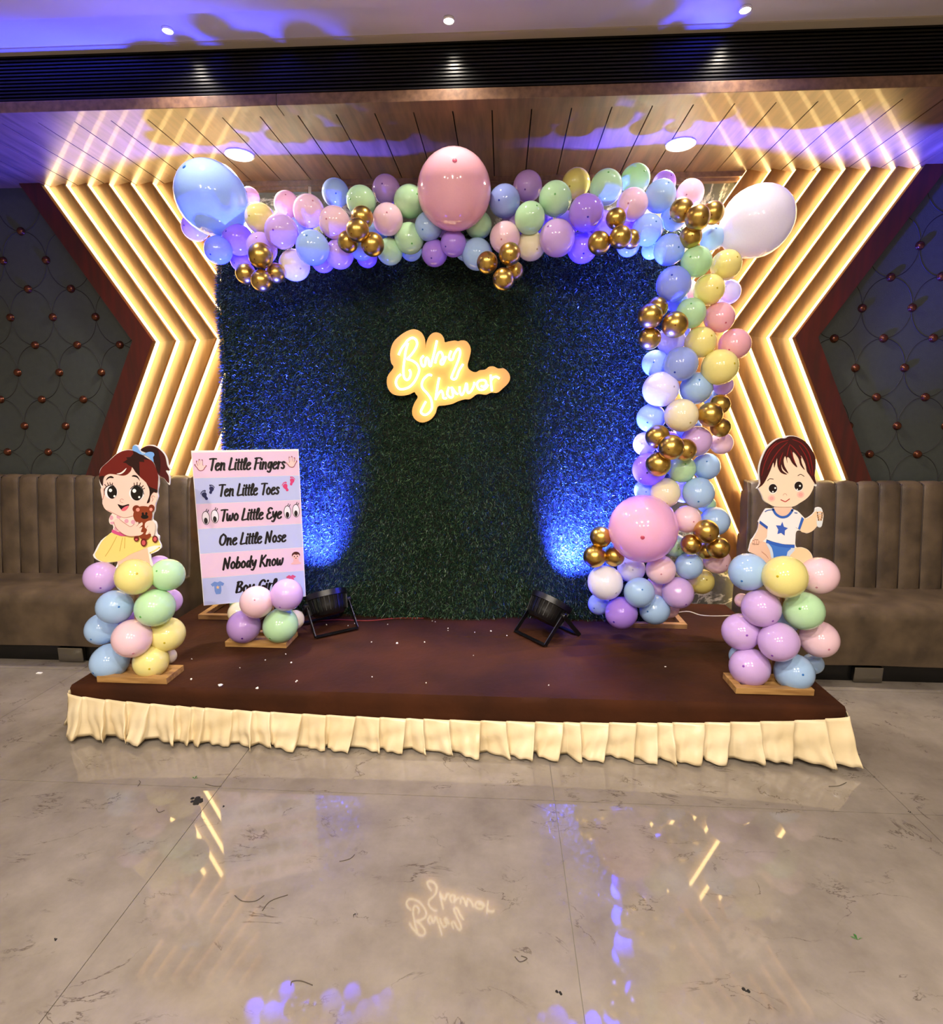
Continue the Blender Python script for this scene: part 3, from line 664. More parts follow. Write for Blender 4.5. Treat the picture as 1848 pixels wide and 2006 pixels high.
# ---- stands
def stand_base(name, x0, x1, y0, y1, label, polex, poley, ztop, sk=0.):
    root = empty(name, ((x0+x1)/2, (y0+y1)/2, SZ), label, 'balloon stand')
    w, h = .035, .03; z0 = SZ+.004
    box('base_bar', (x0, y0, z0), (x1, y0+w, z0+h), M_pine, root, bevel=.002); box('base_bar', (x0, y1-w, z0), (x1, y1, z0+h), M_pine, root, bevel=.002)
    box('base_bar', (x0, y0+w, z0), (x0+w, y1-w, z0+h), M_pine, root, bevel=.002); box('base_bar', (x1-w, y0+w, z0), (x1, y1-w, z0+h), M_pine, root, bevel=.002)
    box('base_board', (x0+.002, y0+.002, z0), (x1-.002, y1-.002, z0+.012), M_pine, root)
    box('pole', (polex-.012, poley-.012, z0), (polex+.012, poley+.012, ztop), M_pine, root, bevel=.002)
    return root
stand_base('balloon_stand', -1.895, -1.555, 2.375, 2.52, 'square pine stand base under the girl cutout balloons', -1.745, 2.495, .60)
stand_base('balloon_stand', 1.07, 1.415, 2.435, 2.59, 'square pine stand base under the boy cutout balloons', 1.265, 2.565, .60)
stand_base('balloon_stand', -1.495, -1.155, 2.815, 2.99, 'square pine stand base under the rhyme board balloons', -1.29, 2.965, .45)
for px, py, r, c, Y in [(198,1131,34,'lilac',2.50),(263.6,1130,38.5,'yellow',2.42),(329,1126,34,'mint',2.50),(312,1110,24,'lilac',2.62),(225,1189,36.5,'blue',2.45),(304.5,1190,39.5,'mint',2.45),(332,1177,26,'lilac',2.60),
   (201,1231.5,34,'blue',2.53),(259,1250,40,'pink',2.41),(328,1242,36,'yellow',2.52),(215.8,1295,38,'blue',2.46),(296,1295,36,'yellow',2.46),(330,1285,17,'cream',2.57),(265,1215,34,'violet',2.62)]:
    balloon(px, py, r, c, Y, LS)
for px, py, r, c, Y in [(1466.5,1120,39,'blue',2.57),(1538,1130,45,'yellow',2.47),(1605,1127,39,'pink',2.58),(1454,1176,15,'pink',2.67),(1491,1191,39,'lilac',2.52),(1575,1196.6,41,'mint',2.52),(1452,1237.6,38.5,'lilac',2.58),
   (1526,1257,41,'lilac',2.46),(1605,1251.5,39,'pink',2.58),(1469,1307,41,'lilac',2.53),(1556,1317,40,'blue',2.52),(1593,1300,22,'blue',2.68),(1450,1285,22,'blue',2.66),(1532,1215,34,'blue',2.68)]:
    balloon(px, py, r, c, Y, RS)
for px, py, r, c, Y in [(503,1179.5,33.5,'pink',2.79),(562,1165,32.5,'lilac',2.84),(478,1227,34,'purple',2.89),(550,1224.5,35,'mint',2.86),(577,1214,20,'cream',2.99),(468,1200,22,'cream',3.0),(476,1182,26,'mint',3.05)]:
    balloon(px, py, r, c, Y, MS)

# ---- settle the balloons: slide them along their line of sight until neighbours only press lightly into each other
geo = [ball_geo(b[0], b[1], b[2], b[4]) for b in BALL]
for it in range(60):
    mv = [0.]*len(BALL)
    for i in range(len(BALL)):
        for j in range(i+1, len(BALL)):
            d = (geo[i][0]-geo[j][0]).length; lim = (geo[i][1]+geo[j][1])*.86
            if d < lim:
                a, b_ = (i, j) if BALL[i][4] <= BALL[j][4] else (j, i); q = .25*(lim-d)+.001
                wa = geo[b_][1]**2/(geo[a][1]**2+geo[b_][1]**2); mv[a] -= q*wa; mv[b_] += q*(1-wa)
    for i, b in enumerate(BALL):
        gar = b[5] in (TOP, COL, FOOT) or b[7] or b[8] == 'gold_balloon'
        lo, hi = (2.55, 3.33-.0-geo[i][1]-.075) if gar else ((2.68, 3.05) if b[5] == MS else (2.36, 2.72))
        b[4] = min(hi, max(lo, b[4]+max(-.03, min(.03, mv[i])))) if b[8] != 'giant_balloon' else b[4]; geo[i] = ball_geo(b[0], b[1], b[2], b[4])
# ---- names that tell them apart: colour, place on the garland, and the nearest neighbours
for i, b in enumerate(BALL):
    px, py, r, c, Y, region, td, label, name = b; group = None
    if label is None:
        nb = sorted((math.hypot(o_[0]-px, o_[1]-py)-.5*o_[2], k) for k, o_ in enumerate(BALL) if k != i and (o_[3] == 'gold') == (c == 'gold') and o_[5] == region)
        if c == 'gold':
            w = 'small' if r < 21.6 else ('large' if r > 25.2 else 'mid-sized'); label = f'{w} gold balloon in the cluster {region}'; group = f'gold cluster {region}'
        else:
            cs = []
            for _, k in nb:
                n_ = ('giant ' if BALL[k][8] == 'giant_balloon' else '')+CN[BALL[k][3]]
                if n_ not in cs and n_ != CN[c]: cs.append(n_)
                if len(cs) == 2: break
            h_ = 'half-hidden ' if (Y > 3.09 and region in (TOP, COL, FOOT)) or r < 27 else ''
            label = f'{h_}{CN[c]} balloon {region} by {cs[0]} and {cs[1]} ones'; group = f'{CN[c]} balloons {region}'
    b += [label, group]
dup = {}
for i, b in enumerate(BALL): dup.setdefault(b[9], []).append(i)
for lab, ii in dup.items():
    if len(ii) > 1:
        ii.sort(key=lambda i: -geo[i][0].z)
        for k, i in enumerate(ii): BALL[i][9] = (('upper ' if k == 0 else 'lower ') if len(ii) == 2 else ('topmost ', 'second highest ', 'second lowest ', 'lowest ')[k] if len(ii) == 4 else ('topmost ' if k == 0 else 'lowest ' if k == len(ii)-1 else 'middle '))+lab
for px, py, r, c, Y, region, td, _l, name, label, group in BALL: make_balloon(px, py, r, c, Y, region, td, label, name, group=group)

# ================================================================== PRINTED CUTOUTS
def printed(root, name, pts2, to3, layer, color, rough=.45, smooth=True, n=5):
    pts = [(p[0], p[1]) for p in (catmull(pts2, n, True) if smooth else [Vector(p) for p in pts2])]
    v, t = poly2(pts)
    me = mesh(name, [to3(p, layer) for p in v], t)
    o = link(name, fixn(me), mat('print_'+color, color, rough), root); return o
def stroke(root, name, lines_, w, to3, layer, color, n=6, taper=False):
    if len(lines_) > 1:
        for l in lines_: o = stroke(root, name, [l], w, to3, layer, color, n, taper)
        return o
    mb = MB()
    for l in lines_:
        V, F = ribbon2(catmull(l, n), w, True, (lambda d, t: .35+.65*math.sin(math.pi*(.15+.85*t)*.9)) if taper else None)
        mb.add([to3(p, layer) for p in V], F)
    return link(name, fixn(mesh(name, mb.v, mb.f)), mat('print_'+color, color, .45), root)
def slab(root, name, pts2, to3, th, m_, n=4, smooth=True):
    pts = [(p[0], p[1]) for p in (catmull(pts2, n, True) if smooth else [Vector(p) for p in pts2])]
    v, t = poly2(pts); k = len(v); f = [to3(p, 0) for p in v]; b = [p+Vector((0, th, 0)) for p in f]
    return MB().add(f+b, t+[tuple(i+k for i in q[::-1]) for q in t]+[(i, (i+1) % k, (i+1) % k+k, i+k) for i in range(k)]).build(name, m_, root)
# ---- girl
YG = 2.535
gr = empty('girl_cutout', aty(258, 1105, YG), 'flat cutout of a cartoon girl in a yellow skirt hugging a teddy bear', 'cutout')
def G(p, l): q = aty(175+p[0]/10.87, 860+p[1]/10.87, YG); return Vector((q.x, YG-.0007*l, q.z))
def G2(pts): return [(a, b+1304.5) for a, b in pts]
slab(gr, 'foam_board', [(215,740),(250,620),(400,480),(560,330),(700,250),(840,225),(925,225),(925,170),(975,120),(1040,150),(1085,225),(1150,180),(1250,130),(1370,130),(1480,200),(1580,270),(1660,420),(1690,560),(1740,660),(1680,690),(1720,800),(1718,920),(1700,978),(1600,850),(1490,775),(1490,950),(1460,1120),(1472,1230),(1420,1370),(1408,1440),(1400,1530),(1368,1600),(1358,1715),(1420,1765),(1445,1860),(1435,1950),(1450,2030),(1495,2070),(1490,2160),(1535,2270),(1505,2345),(1300,2445),(1315,2800),(595,2800),(605,2610),(350,2640),(140,2560),(80,2480),(100,2430),(250,2160),(475,1985),(505,1845),(430,1790),(422,1690),(485,1590),(400,1510),(287,1400),(278,1290),(248,1130),(257,1050),(215,900)], G, .006, M_white, 3)
SK = 'fbd5c8'
printed(gr, 'leg', G2([(600,1290),(880,1150),(1050,1080),(1240,1010),(1300,1360),(1305,1480),(610,1480)]), G, 1, 'f6cdb2', smooth=False)
printed(gr, 'skirt_lining', G2([(1250,1000),(1400,960),(1510,970),(1500,1050),(1400,1110),(1290,1135)]), G, 1, 'f4f1f4')
sk_ = printed(gr, 'skirt', G2([(480,690),(600,735),(720,760),(980,760),(1330,770),(1460,840),(1520,955),(1400,962),(1250,1000),(1050,1080),(880,1150),(640,1290),(400,1315),(200,1270),(125,1160),(180,1050),(270,880),(380,760)]), G, 2, 'f8e083', n=4)
stroke(sk_, 'skirt_fold', [G2(l) for l in ([(590,770),(450,1030),(345,1190)], [(715,795),(690,900),(655,1080)], [(765,790),(755,1020)])], 10, G, 3, 'cfa94a')
stroke(sk_, 'skirt_hem', [G2([(1300,1120),(1400,1070),(1500,1000)])], 28, G, 3, 'f8e083')
bl_ = printed(gr, 'blouse', G2([(510,280),(620,290),(700,330),(790,370),(960,330),(1010,480),(950,640),(700,700),(560,690),(510,630),(520,530),(450,505),(428,400),(460,320)]), G, 3, 'fbe4da', n=4)
for a in ((480,370,38,50), (635,350,48,40), (505,480,55,28), (800,440,45,45), (940,460,45,45), (590,600,50,48)): printed(bl_, 'blouse_spot', G2(ell(*a)), G, 4, 'e3a7bd', smooth=False)
printed(gr, 'belt', G2([(510,620),(600,660),(700,690),(830,750),(700,760),(600,730),(490,680)]), G, 5, 'd9568f', n=4)
printed(gr, 'face', [(300,1000),(253,1060),(268,1180),(297,1290),(290,1360),(340,1480),(450,1555),(560,1595),(680,1650),(780,1670),(900,1640),(1000,1620),(1200,1600),(1390,1480),(1415,1370),(1462,1230),(1440,1120),(1400,900),(1100,650),(930,580),(600,680),(350,770)], G, 5, SK)
pt_ = printed(gr, 'ponytail', [(1110,240),(1180,170),(1300,142),(1440,175),(1560,270),(1630,380),(1670,560),(1725,662),(1640,668),(1700,790),(1700,935),(1600,830),(1480,750),(1400,520),(1300,330)], G, 6, '4a0d0e')
printed(pt_, 'ponytail_shade', [(1110,240),(1200,190),(1330,170),(1450,190),(1500,320),(1530,540),(1500,740),(1400,520),(1300,330)], G, 7, '240404', n=4)
hair = printed(gr, 'hair', [(300,995),(242,900),(228,780),(272,620),(420,482),(600,322),(760,248),(930,242),(1110,320),(1240,400),(1380,500),(1475,750),(1478,900),(1455,1130),(1380,1130),(1320,1220),(1300,1330),(1240,1358),(1295,1200),(1290,1050),(1230,930),(1090,800),(990,690),(930,590),(900,670),(820,750),(720,775),(580,750),(440,740),(340,790),(310,850)], G, 8, '6b150e', n=4)
printed(hair, 'hair_parting', [(940,250),(1120,325),(1300,440),(1180,430),(1190,490),(1080,480),(1090,790),(1000,695),(930,595),(860,560),(800,510),(730,500),(790,460),(830,430),(800,390),(900,380),(960,310)], G, 9, '260504', smooth=False)
printed(hair, 'hair_shade', [(1230,930),(1300,1010),(1460,1080),(1455,1130),(1380,1130),(1320,1220),(1300,1330),(1245,1357),(1300,1200),(1290,1050)], G, 9, '1e0404', n=3)
printed(hair, 'hair_shade', [(235,800),(340,785),(312,850),(300,990),(245,900)], G, 9, '260504', n=3)
printed(gr, 'fringe_gap', [(600,742),(700,705),(810,615),(770,690),(690,745)], G, 9, 'fdf0ea', n=4)
BLU = '78aef2'
printed(gr, 'bow', [(940,235),(950,150),(1000,135),(1050,165),(1080,230),(1145,300),(1110,325),(1020,275)], G, 10, BLU, n=4)
printed(gr, 'bow', [(1190,320),(1290,272),(1380,285),(1405,340),(1378,390),(1387,490),(1290,390)], G, 10, BLU, n=4)
printed(gr, 'bow_knot', ell(1162, 312, 36, 24), G, 11, '9cc6fa', smooth=False)
printed(gr, 'eyebrow', [(370,880),(400,820),(470,785),(530,810),(520,832),(440,830)], G, 6, '120606', n=4)
printed(gr, 'eyebrow', [(915,795),(960,765),(1040,790),(1090,888),(1030,825),(970,803)], G, 6, '120606', n=4)
for (cx_, cy_, a, b_), (ix_, iy_, ia, ib), hl in (((478,1130,138,142), (500,1130,105,138), ((468,1090,36), (553,1215,23))), ((1020,1150,160,160), (1025,1150,130,158), ((975,1100,41), (1080,1235,23)))):
    eye = printed(gr, 'eye', ell(cx_, cy_, a, b_), G, 6, 'f8f2fa', smooth=False)
    printed(eye, 'iris', ell(ix_, iy_, ia, ib), G, 7, '0a0404', smooth=False)
    for h in hl: printed(eye, 'eye_highlight', ell(h[0], h[1], h[2], h[2], 16), G, 8, 'ffffff', smooth=False)
stroke(gr, 'eyelashes', [[(375,1000),(345,965)], [(420,975),(405,930)], [(465,965),(455,925)], [(500,975),(510,935)], [(975,985),(970,935)], [(1030,970),(1035,920)], [(1085,985),(1105,930)], [(1130,1020),(1165,990)], [(1165,1060),(1195,1045)],
        [(332,1180),(345,1060),(420,992),(520,985),(590,1080)], [(895,1060),(960,1000),(1060,985),(1140,1050),(1175,1170)]], 15, G, 8, '160606')
stroke(gr, 'nose', [[(740,1292),(705,1270),(670,1300),(685,1340),(730,1352)]], 9, G, 6, 'c79084')
mo_ = printed(gr, 'mouth', [(615,1385),(720,1415),(855,1383),(840,1455),(790,1512),(740,1530),(690,1500)], G, 6, '150405', n=3)
printed(mo_, 'tongue', [(695,1508),(760,1445),(850,1412),(835,1460),(790,1514),(740,1530)], G, 7, 'e36a7c', n=3)
stroke(gr, 'ear_line', [[(1350,1320),(1372,1270),(1345,1240),(1370,1200),(1415,1230)], [(325,1050),(330,1180),(300,1285)]], 9, G, 9, 'c98f80')
stroke(gr, 'chin_line', [[(400,1510),(560,1592),(680,1650),(790,1670),(960,1630)]], 9, G, 6, 'c98f80')
TD, TDK = '8a3a1c', '4f160c'
printed(gr, 'teddy_body', G2(ell(1200, 640, 155, 200)), G, 11, TD, smooth=False)
for a in ((1025,180,82,80), (1345,165,66,80)): printed(gr, 'teddy_ear', G2(ell(*a)), G, 11, '7a2e16', smooth=False)
th_ = printed(gr, 'teddy_head', G2([(960,330),(985,220),(1080,135),(1190,118),(1290,140),(1350,210),(1362,320),(1335,420),(1240,470),(1120,475),(1010,440)]), G, 12, TD, n=4)
for a in ((1060,195,40,40), (1340,188,34,36)): printed(th_, 'teddy_inner_ear', G2(ell(*a)), G, 13, 'ec9688', smooth=False)
for a in ((1165,282,25,32), (1240,276,25,30), (1205,345,80,45)): printed(th_, 'teddy_nose' if a[2] > 50 else 'teddy_eye', G2(ell(*a)), G, 13, '080404', smooth=False)
for a, b_ in (((1185,890,66,88), (1185,895,40,52)), ((1425,820,60,76), (1427,818,36,46)), ((1030,810,56,60), (1030,826,28,22))):
    tf_ = printed(gr, 'teddy_foot', G2(ell(*a)), G, 13, '6a1c16', smooth=False); printed(tf_, 'teddy_sole', G2(ell(*b_)), G, 14, 'd05a62', smooth=False)
printed(gr, 'arm', G2([(560,430),(620,385),(700,430),(800,500),(910,550),(1000,490),(1070,450),(1075,505),(1150,460),(1165,510),(1120,570),(1160,565),(1130,660),(1185,680),(1100,740),(900,755),(780,720),(680,650),(600,560)]), G, 15, SK, n=4)
printed(gr, 'hand', G2([(1220,480),(1290,430),(1370,430),(1420,490),(1430,600),(1400,740),(1350,760),(1330,700),(1230,720),(1260,620),(1215,570)]), G, 15, SK, n=4)
stroke(gr, 'arm_line', [G2(l) for l in ([(555,450),(600,570),(690,660),(790,725),(910,757),(1090,745)], [(670,390),(790,480),(910,550),(990,495)], [(1100,580),(1150,530)], [(1040,540),(1080,500)], [(1285,710),(1320,670)], [(1240,590),(1280,535)])], 9, G, 16, 'b9776a')
MB().bar(aty(262, 1080, YG)+Vector((0, .014, 0)), aty(264, 1190, YG)+Vector((0, .014, 0)), .02, .012).build('stick', M_pine, gr)
# ---- boy
YB = 2.61
by = empty('boy_cutout', aty(1540, 1110, YB), 'flat cutout of a seated cartoon baby boy in a white star shirt and blue shorts', 'cutout')
def PX(p, l): q = aty(p[0], p[1], YB); return Vector((q.x, YB-.0007*l, q.z))
b1 = lambda pts: [(1465+a/11.55, 845+b/11.55) for a, b in pts]
b2 = lambda pts: [(1460+a/10.87, 980+b/10.87) for a, b in pts]
SB = 'fadcc2'
slab(by, 'foam_board', b1([(240,1000),(248,800),(305,600),(415,370),(560,225),(700,148),(820,145),(900,98),(1080,106),(1275,205),(1405,345),(1508,520),(1545,650),(1545,850),(1520,1000),(1565,1235),(1475,1235),(1400,1405),(1300,1535),(1180,1615),(1015,1705)])+b2([(1000,183),(1120,228),(1260,368),(1300,388),(1400,328),(1478,248),(1508,160),(1622,160),(1665,290),(1672,340),(1638,540),(1582,582),(1530,556),(1420,664),(1300,704),(1170,645),(1085,690),(1080,985),(1220,1005),(1345,1058),(1436,1190),(1426,1340),(1345,1445),(1300,1700),(500,1700),(470,1310),(300,1160),(86,1100),(86,1010),(128,850),(168,800),(268,630),(296,480),(286,440),(416,208),(480,173),(600,178),(635,140)])+b1([(620,1705),(480,1645),(365,1570),(315,1450),(235,1295),(195,1292),(262,1180)]), PX, .006, M_white, 3)
printed(by, 'leg', b2([(130,900),(280,870),(440,900),(520,1050),(570,1250),(500,1450),(300,1200),(92,1095),(95,1010)]), PX, 1, 'e8bfa8', n=4)
printed(by, 'leg', b2([(1060,1015),(1220,1012),(1340,1062),(1428,1190),(1418,1340),(1340,1450),(1200,1550),(900,1400),(960,1130)]), PX, 1, 'f8d3a8', n=4)
printed(by, 'shorts_trim', b2([(450,915),(600,960),(1050,1010),(960,1170),(900,1250),(620,1320),(560,1230),(520,1060)]), PX, 2, 'cddcf6', n=3)
printed(by, 'shorts', b2([(500,910),(700,980),(970,1012),(905,1090),(880,1180),(800,1300),(620,1320),(600,1150),(565,1010)]), PX, 3, '3f78d8', n=3)
printed(by, 'waistband', b2([(455,830),(620,890),(850,940),(1050,948),(1050,1010),(900,1010),(700,980),(440,900)]), PX, 4, '2f62c8', smooth=False)
printed(by, 'arm', b2([(300,490),(400,520),(470,620),(460,770),(380,862),(290,885),(140,890),(190,780),(270,630)]), PX, 3, 'f0c9b2', n=4)
stroke(by, 'finger', [b2(l) for l in ([(170,850),(165,930)], [(215,830),(210,940)], [(260,835),(265,940)])], 28/10.87, PX, 4, 'eec2ac')
stroke(by, 'finger_line', [b2(l) for l in ([(192,840),(190,935)], [(238,835),(238,940)], [(288,860),(285,930)], [(350,1090),(440,1160),(490,1230)])], 8/10.87, PX, 5, 'c9917f')
printed(by, 'arm', b2([(1245,400),(1300,390),(1400,330),(1478,250),(1560,240),(1570,450),(1530,548),(1420,660),(1300,690),(1175,640)]), PX, 3, 'f8d6b2', n=4)
printed(by, 'bottle', b2([(1510,168),(1612,168),(1632,260),(1640,420),(1628,530),(1580,568),(1530,545),(1518,400),(1525,260)]), PX, 4, 'dfe6ec', n=3)
stroke(by, 'finger', [b2(l) for l in ([(1525,265),(1600,255),(1640,275)], [(1530,320),(1640,320)], [(1540,368),(1635,365)], [(1550,415),(1620,410)])], 42/10.87, PX, 5, 'f5cba6')
stroke(by, 'finger_line', [b2(l) for l in ([(1525,298),(1640,292)], [(1530,345),(1640,340)], [(1545,392),(1625,388)])], 6/10.87, PX, 6, 'd39f80')
printed(by, 'neck', b2([(610,150),(980,150),(1000,210),(940,290),(800,345),(680,300)]), PX, 2, 'efc8b2', n=3)
shirt = printed(by, 'shirt', b2([(420,210),(590,187),(640,275),(720,335),(800,352),(900,325),(990,205),(1060,222),(1240,382),(1160,630),(1080,575),(1062,940),(800,930),(455,845),(472,610),(305,455),(340,330)]), PX, 4, 'f3eff3', smooth=False)
stroke(shirt, 'collar', [b2([(590,190),(640,280),(720,340),(800,358),(890,335),(960,270),(1000,205)])], 50/10.87, PX, 6, '2f62c0')
printed(shirt, 'cuff', b2([(308,428),(480,558),(465,615),(297,488)]), PX, 6, '2c57b4', smooth=False)
printed(shirt, 'cuff', b2([(1198,350),(1247,395),(1160,630),(1120,598)]), PX, 6, '2f62c0', smooth=False)
stroke(shirt, 'shoulder_trim', [b2([(420,240),(480,208),(590,200)]), b2([(1050,262),(1100,270)])], 18/10.87, PX, 6, '2c57b4')
printed(shirt, 'star', b2([(785,455),(820,560),(905,590),(840,640),(835,750),(760,690),(680,715),(700,620),(650,530),(750,535)]), PX, 6, '3a5fc4', smooth=False)
printed(by, 'face', b1([(250,1280),(300,1050),(400,900),(600,560),(1000,420),(1300,650),(1450,1000),(1492,1200),(1430,1380),(1330,1510),(1180,1610),(1000,1700),(620,1698),(470,1630),(370,1560),(320,1440)]), PX, 7, SB, n=4)
for a in ((530,1510,85,75), (1185,1425,85,75)):
    printed(by, 'cheek', b1(ell(*a)), PX, 8, 'f6c4b6', smooth=False); printed(by, 'cheek_blush', b1(ell(a[0], a[1], 48, 42)), PX, 9, 'f0aaa2', smooth=False)
hair = printed(by, 'hair', b1([(205,1283),(275,1180),(255,1000),(265,800),(322,600),(422,392),(580,232),(720,158),(830,157),(920,112),(1080,122),(1280,222),(1410,372),(1508,560),(1528,720),(1500,1000),(1540,1190),(1480,1140),(1400,1010),(1325,900),(1290,740),(1190,540),(1210,720),(1280,870),(1180,760),(1130,600),(1010,460),(1030,620),(1110,810),(1000,720),(930,600),(875,590),(885,720),(840,560),(800,640),(820,780),(910,950),(790,850),(745,740),(770,880),(880,970),(740,930),(660,780),(650,600),(590,820),(570,700),(500,880),(420,1050),(330,1200)]), PX, 10, '3a0406', n=3)
stroke(hair, 'hair_streak', [b1(l) for l in ([(900,200),(700,260),(520,420),(380,700),(300,1000)], [(880,250),(700,420),(560,620),(440,860)], [(940,290),(900,420),(870,560)], [(950,300),(1080,430),(1200,600)], [(1000,180),(1200,270),(1360,480),(1430,750),(1460,1000)], [(1150,320),(1300,560),(1370,800),(1430,1000)], [(780,480),(720,640),(700,760)], [(960,420),(1010,600),(1060,720)], [(640,250),(460,420),(350,640)])], 26/11.55, PX, 11, '7a0c10', taper=True)
for (ex, ey), hs_ in (((560,1298), ((610,1278,21), (557,1360,17))), ((1140,1243), ((1168,1228,22), (1107,1307,16)))):
    eye = printed(by, 'eye', b1(ell(ex, ey, 103, 116)), PX, 8, 'fbf4f2', smooth=False); printed(eye, 'iris', b1(ell(ex, ey-10, 95, 100)), PX, 9, '160506', smooth=False)
    for h in hs_: printed(eye, 'eye_highlight', b1(ell(h[0], h[1], h[2], h[2], 14)), PX, 10, 'ffffff', smooth=False)
stroke(by, 'eyebrow', [b1([(440,1115),(490,1070),(570,1080)]), b1([(1125,1000),(1190,970),(1265,1015)])], 14/11.55, PX, 8, '1a0a08')
stroke(by, 'nose', [b1([(790,1445),(810,1412),(850,1407),(875,1442)])], 10/11.55, PX, 8, 'd09a86')
stroke(by, 'mouth', [b1([(742,1545),(800,1572),(840,1586),(880,1566),(935,1525)])], 20/11.55, PX, 8, 'b8303a')

MB().bar(aty(1540, 1080, YB)+Vector((0, .014, 0)), aty(1535, 1190, YB)+Vector((0, .014, 0)), .02, .012).build('stick', M_pine, by)
# ================================================================== RHYME BOARD
TL, TR, BR, BL = aty(377, 884, 2.88), aty(586, 879, 3.07), aty(598, 1165, 3.07), aty(397, 1190, 2.88)
xl, xr = (TL.x+BL.x)/2, (TR.x+BR.x)/2; zt, zb = (TL.z+TR.z)/2, (BL.z+BR.z)/2
P0 = Vector((xl, 2.88, zt)); UX = Vector((xr-xl, 3.07-2.88, 0)); BWD = UX.length; UN = UX.normalized(); NRM = Vector((UN.y, -UN.x, 0)); BHT = zt-zb
def BD(p, l): return P0+UN*(p[0]*BWD)+Vector((0, 0, -p[1]*BHT))+NRM*(.0006*l)   # p in board fractions
bd = empty('rhyme_board', BD((.5, 1), 0), 'pink and blue striped rhyme board starting with Ten Little Fingers', 'sign board')
k = [BD(p, 0) for p in ((0, 0), (1, 0), (1, 1), (0, 1))]; k2 = [p-NRM*.008 for p in k]
MB().add(k+k2, [(0,1,2,3),(7,6,5,4),(0,4,5,1),(1,5,6,2),(2,6,7,3),(3,7,4,0)]).build('foam_board', M_white, bd)
edge = [.012, .172, .335, .495, .657, .818, 1.0]
for i in range(6):
    printed(bd, 'band', [(.006, edge[i]), (.994, edge[i]), (.994, edge[i+1]-.002), (.006, edge[i+1]-.002)], BD, 1, ('e6c8e2' if i % 2 == 0 else 'bcc6f0'), smooth=False)
GL = {'T': ([[(0,.96),(.3,.99),(.62,.97)], [(.34,.96),(.3,.5),(.24,.02)]], .56), 'e': ([[(.06,.30),(.25,.36),(.37,.5),(.28,.61),(.14,.54),(.05,.28),(.12,.05),(.26,.0),(.42,.12)]], .48),
 'n': ([[(.09,.6),(.06,.02)], [(.08,.33),(.2,.57),(.34,.57),(.36,.33),(.36,.06),(.43,.01)]], .53), 'L': ([[(.17,1),(.1,.5),(.04,.04),(.25,.03),(.48,.07)]], .52),
 'i': ([[(.08,.6),(.06,.1),(.12,.01)], [(.13,.84),(.14,.88)]], .23), 't': ([[(.14,.88),(.1,.4),(.1,.06),(.21,.01)], [(0,.62),(.28,.65)]], .29),
 'l': ([[(.10,.36),(.27,.80),(.22,.99),(.12,.84),(.07,.2),(.13,.01),(.25,.07)]], .30), 'F': ([[(.17,.96),(.12,.5),(.06,.02)], [(.0,.95),(.3,.99),(.55,.98)], [(.12,.52),(.42,.55)]], .52),
 'g': ([[(.38,.5),(.22,.6),(.08,.38),(.12,.12),(.28,.14),(.38,.48)], [(.39,.58),(.36,.0),(.24,-.27),(.05,-.2)]], .51), 'r': ([[(.09,.6),(.06,.02)], [(.08,.35),(.18,.55),(.33,.57)]], .37),
 's': ([[(.34,.53),(.2,.61),(.09,.48),(.2,.34),(.3,.19),(.2,.02),(.03,.08)]], .42), 'o': ([[(.22,.6),(.08,.43),(.08,.16),(.22,.01),(.37,.16),(.37,.43),(.22,.6)]], .50),
 'w': ([[(.05,.6),(.08,.12),(.18,.02),(.28,.2),(.31,.5),(.32,.16),(.43,.02),(.55,.25),(.58,.6)]], .69), 'E': ([[(.48,.9),(.3,.99),(.13,.84),(.18,.63),(.34,.54),(.12,.46),(.04,.25),(.14,.03),(.34,.01),(.5,.14)]], .55),
 'y': ([[(.06,.6),(.1,.25),(.2,.16),(.35,.5)], [(.39,.6),(.32,.1),(.18,-.25),(.02,-.22)]], .5), 'O': ([[(.35,.98),(.12,.75),(.08,.27),(.3,.02),(.54,.27),(.58,.75),(.35,.98)]], .72),
 'N': ([[(.05,-.04),(.13,.94)], [(.13,.94),(.45,.06)], [(.45,.06),(.56,1.02)]], .7), 'b': ([[(.13,1),(.07,.4),(.08,.04)], [(.07,.3),(.22,.58),(.36,.42),(.34,.15),(.2,.01),(.08,.08)]], .48),
 'd': ([[(.36,.5),(.2,.6),(.08,.35),(.12,.06),(.26,.1),(.36,.42)], [(.43,1),(.37,.3),(.41,.02)]], .52), 'K': ([[(.13,1),(.05,0)], [(.5,1),(.12,.5)], [(.12,.5),(.3,.3),(.52,0)]], .6),
 'B': ([[(.14,.96),(.06,.02)], [(.06,.94),(.34,.98),(.45,.8),(.3,.58),(.12,.52),(.38,.47),(.48,.25),(.35,.04),(.06,.02)]], .58), 'G': ([[(.52,.82),(.35,.99),(.12,.74),(.08,.3),(.26,.02),(.45,.12),(.5,.42),(.33,.42)]], .62)}
def write(txt, u0, u1, v, capf, name):
    adv = sum(.30 if ch == ' ' else GL[ch][1] for ch in txt); cap = capf; sx = (u1-u0)/adv; asp = BWD/BHT; x = 0; mb = MB()
    for ch in txt:
        if ch == ' ': x += .30; continue
        for s_ in GL[ch][0]:
            pl = catmull([(a+.17*b, b) for a, b in s_], 6)
            V, F = ribbon2(pl, .185, True, lambda d, t: .68+.45*abs(d.y))
            mb.add([BD((u0+(p.x+x)*sx, v-p.y*cap), 3) for p in V], F)
        x += GL[ch][1]
    link(name, fixn(mesh(name, mb.v, mb.f)), mat('print_ink', '0b0508', .5), bd)
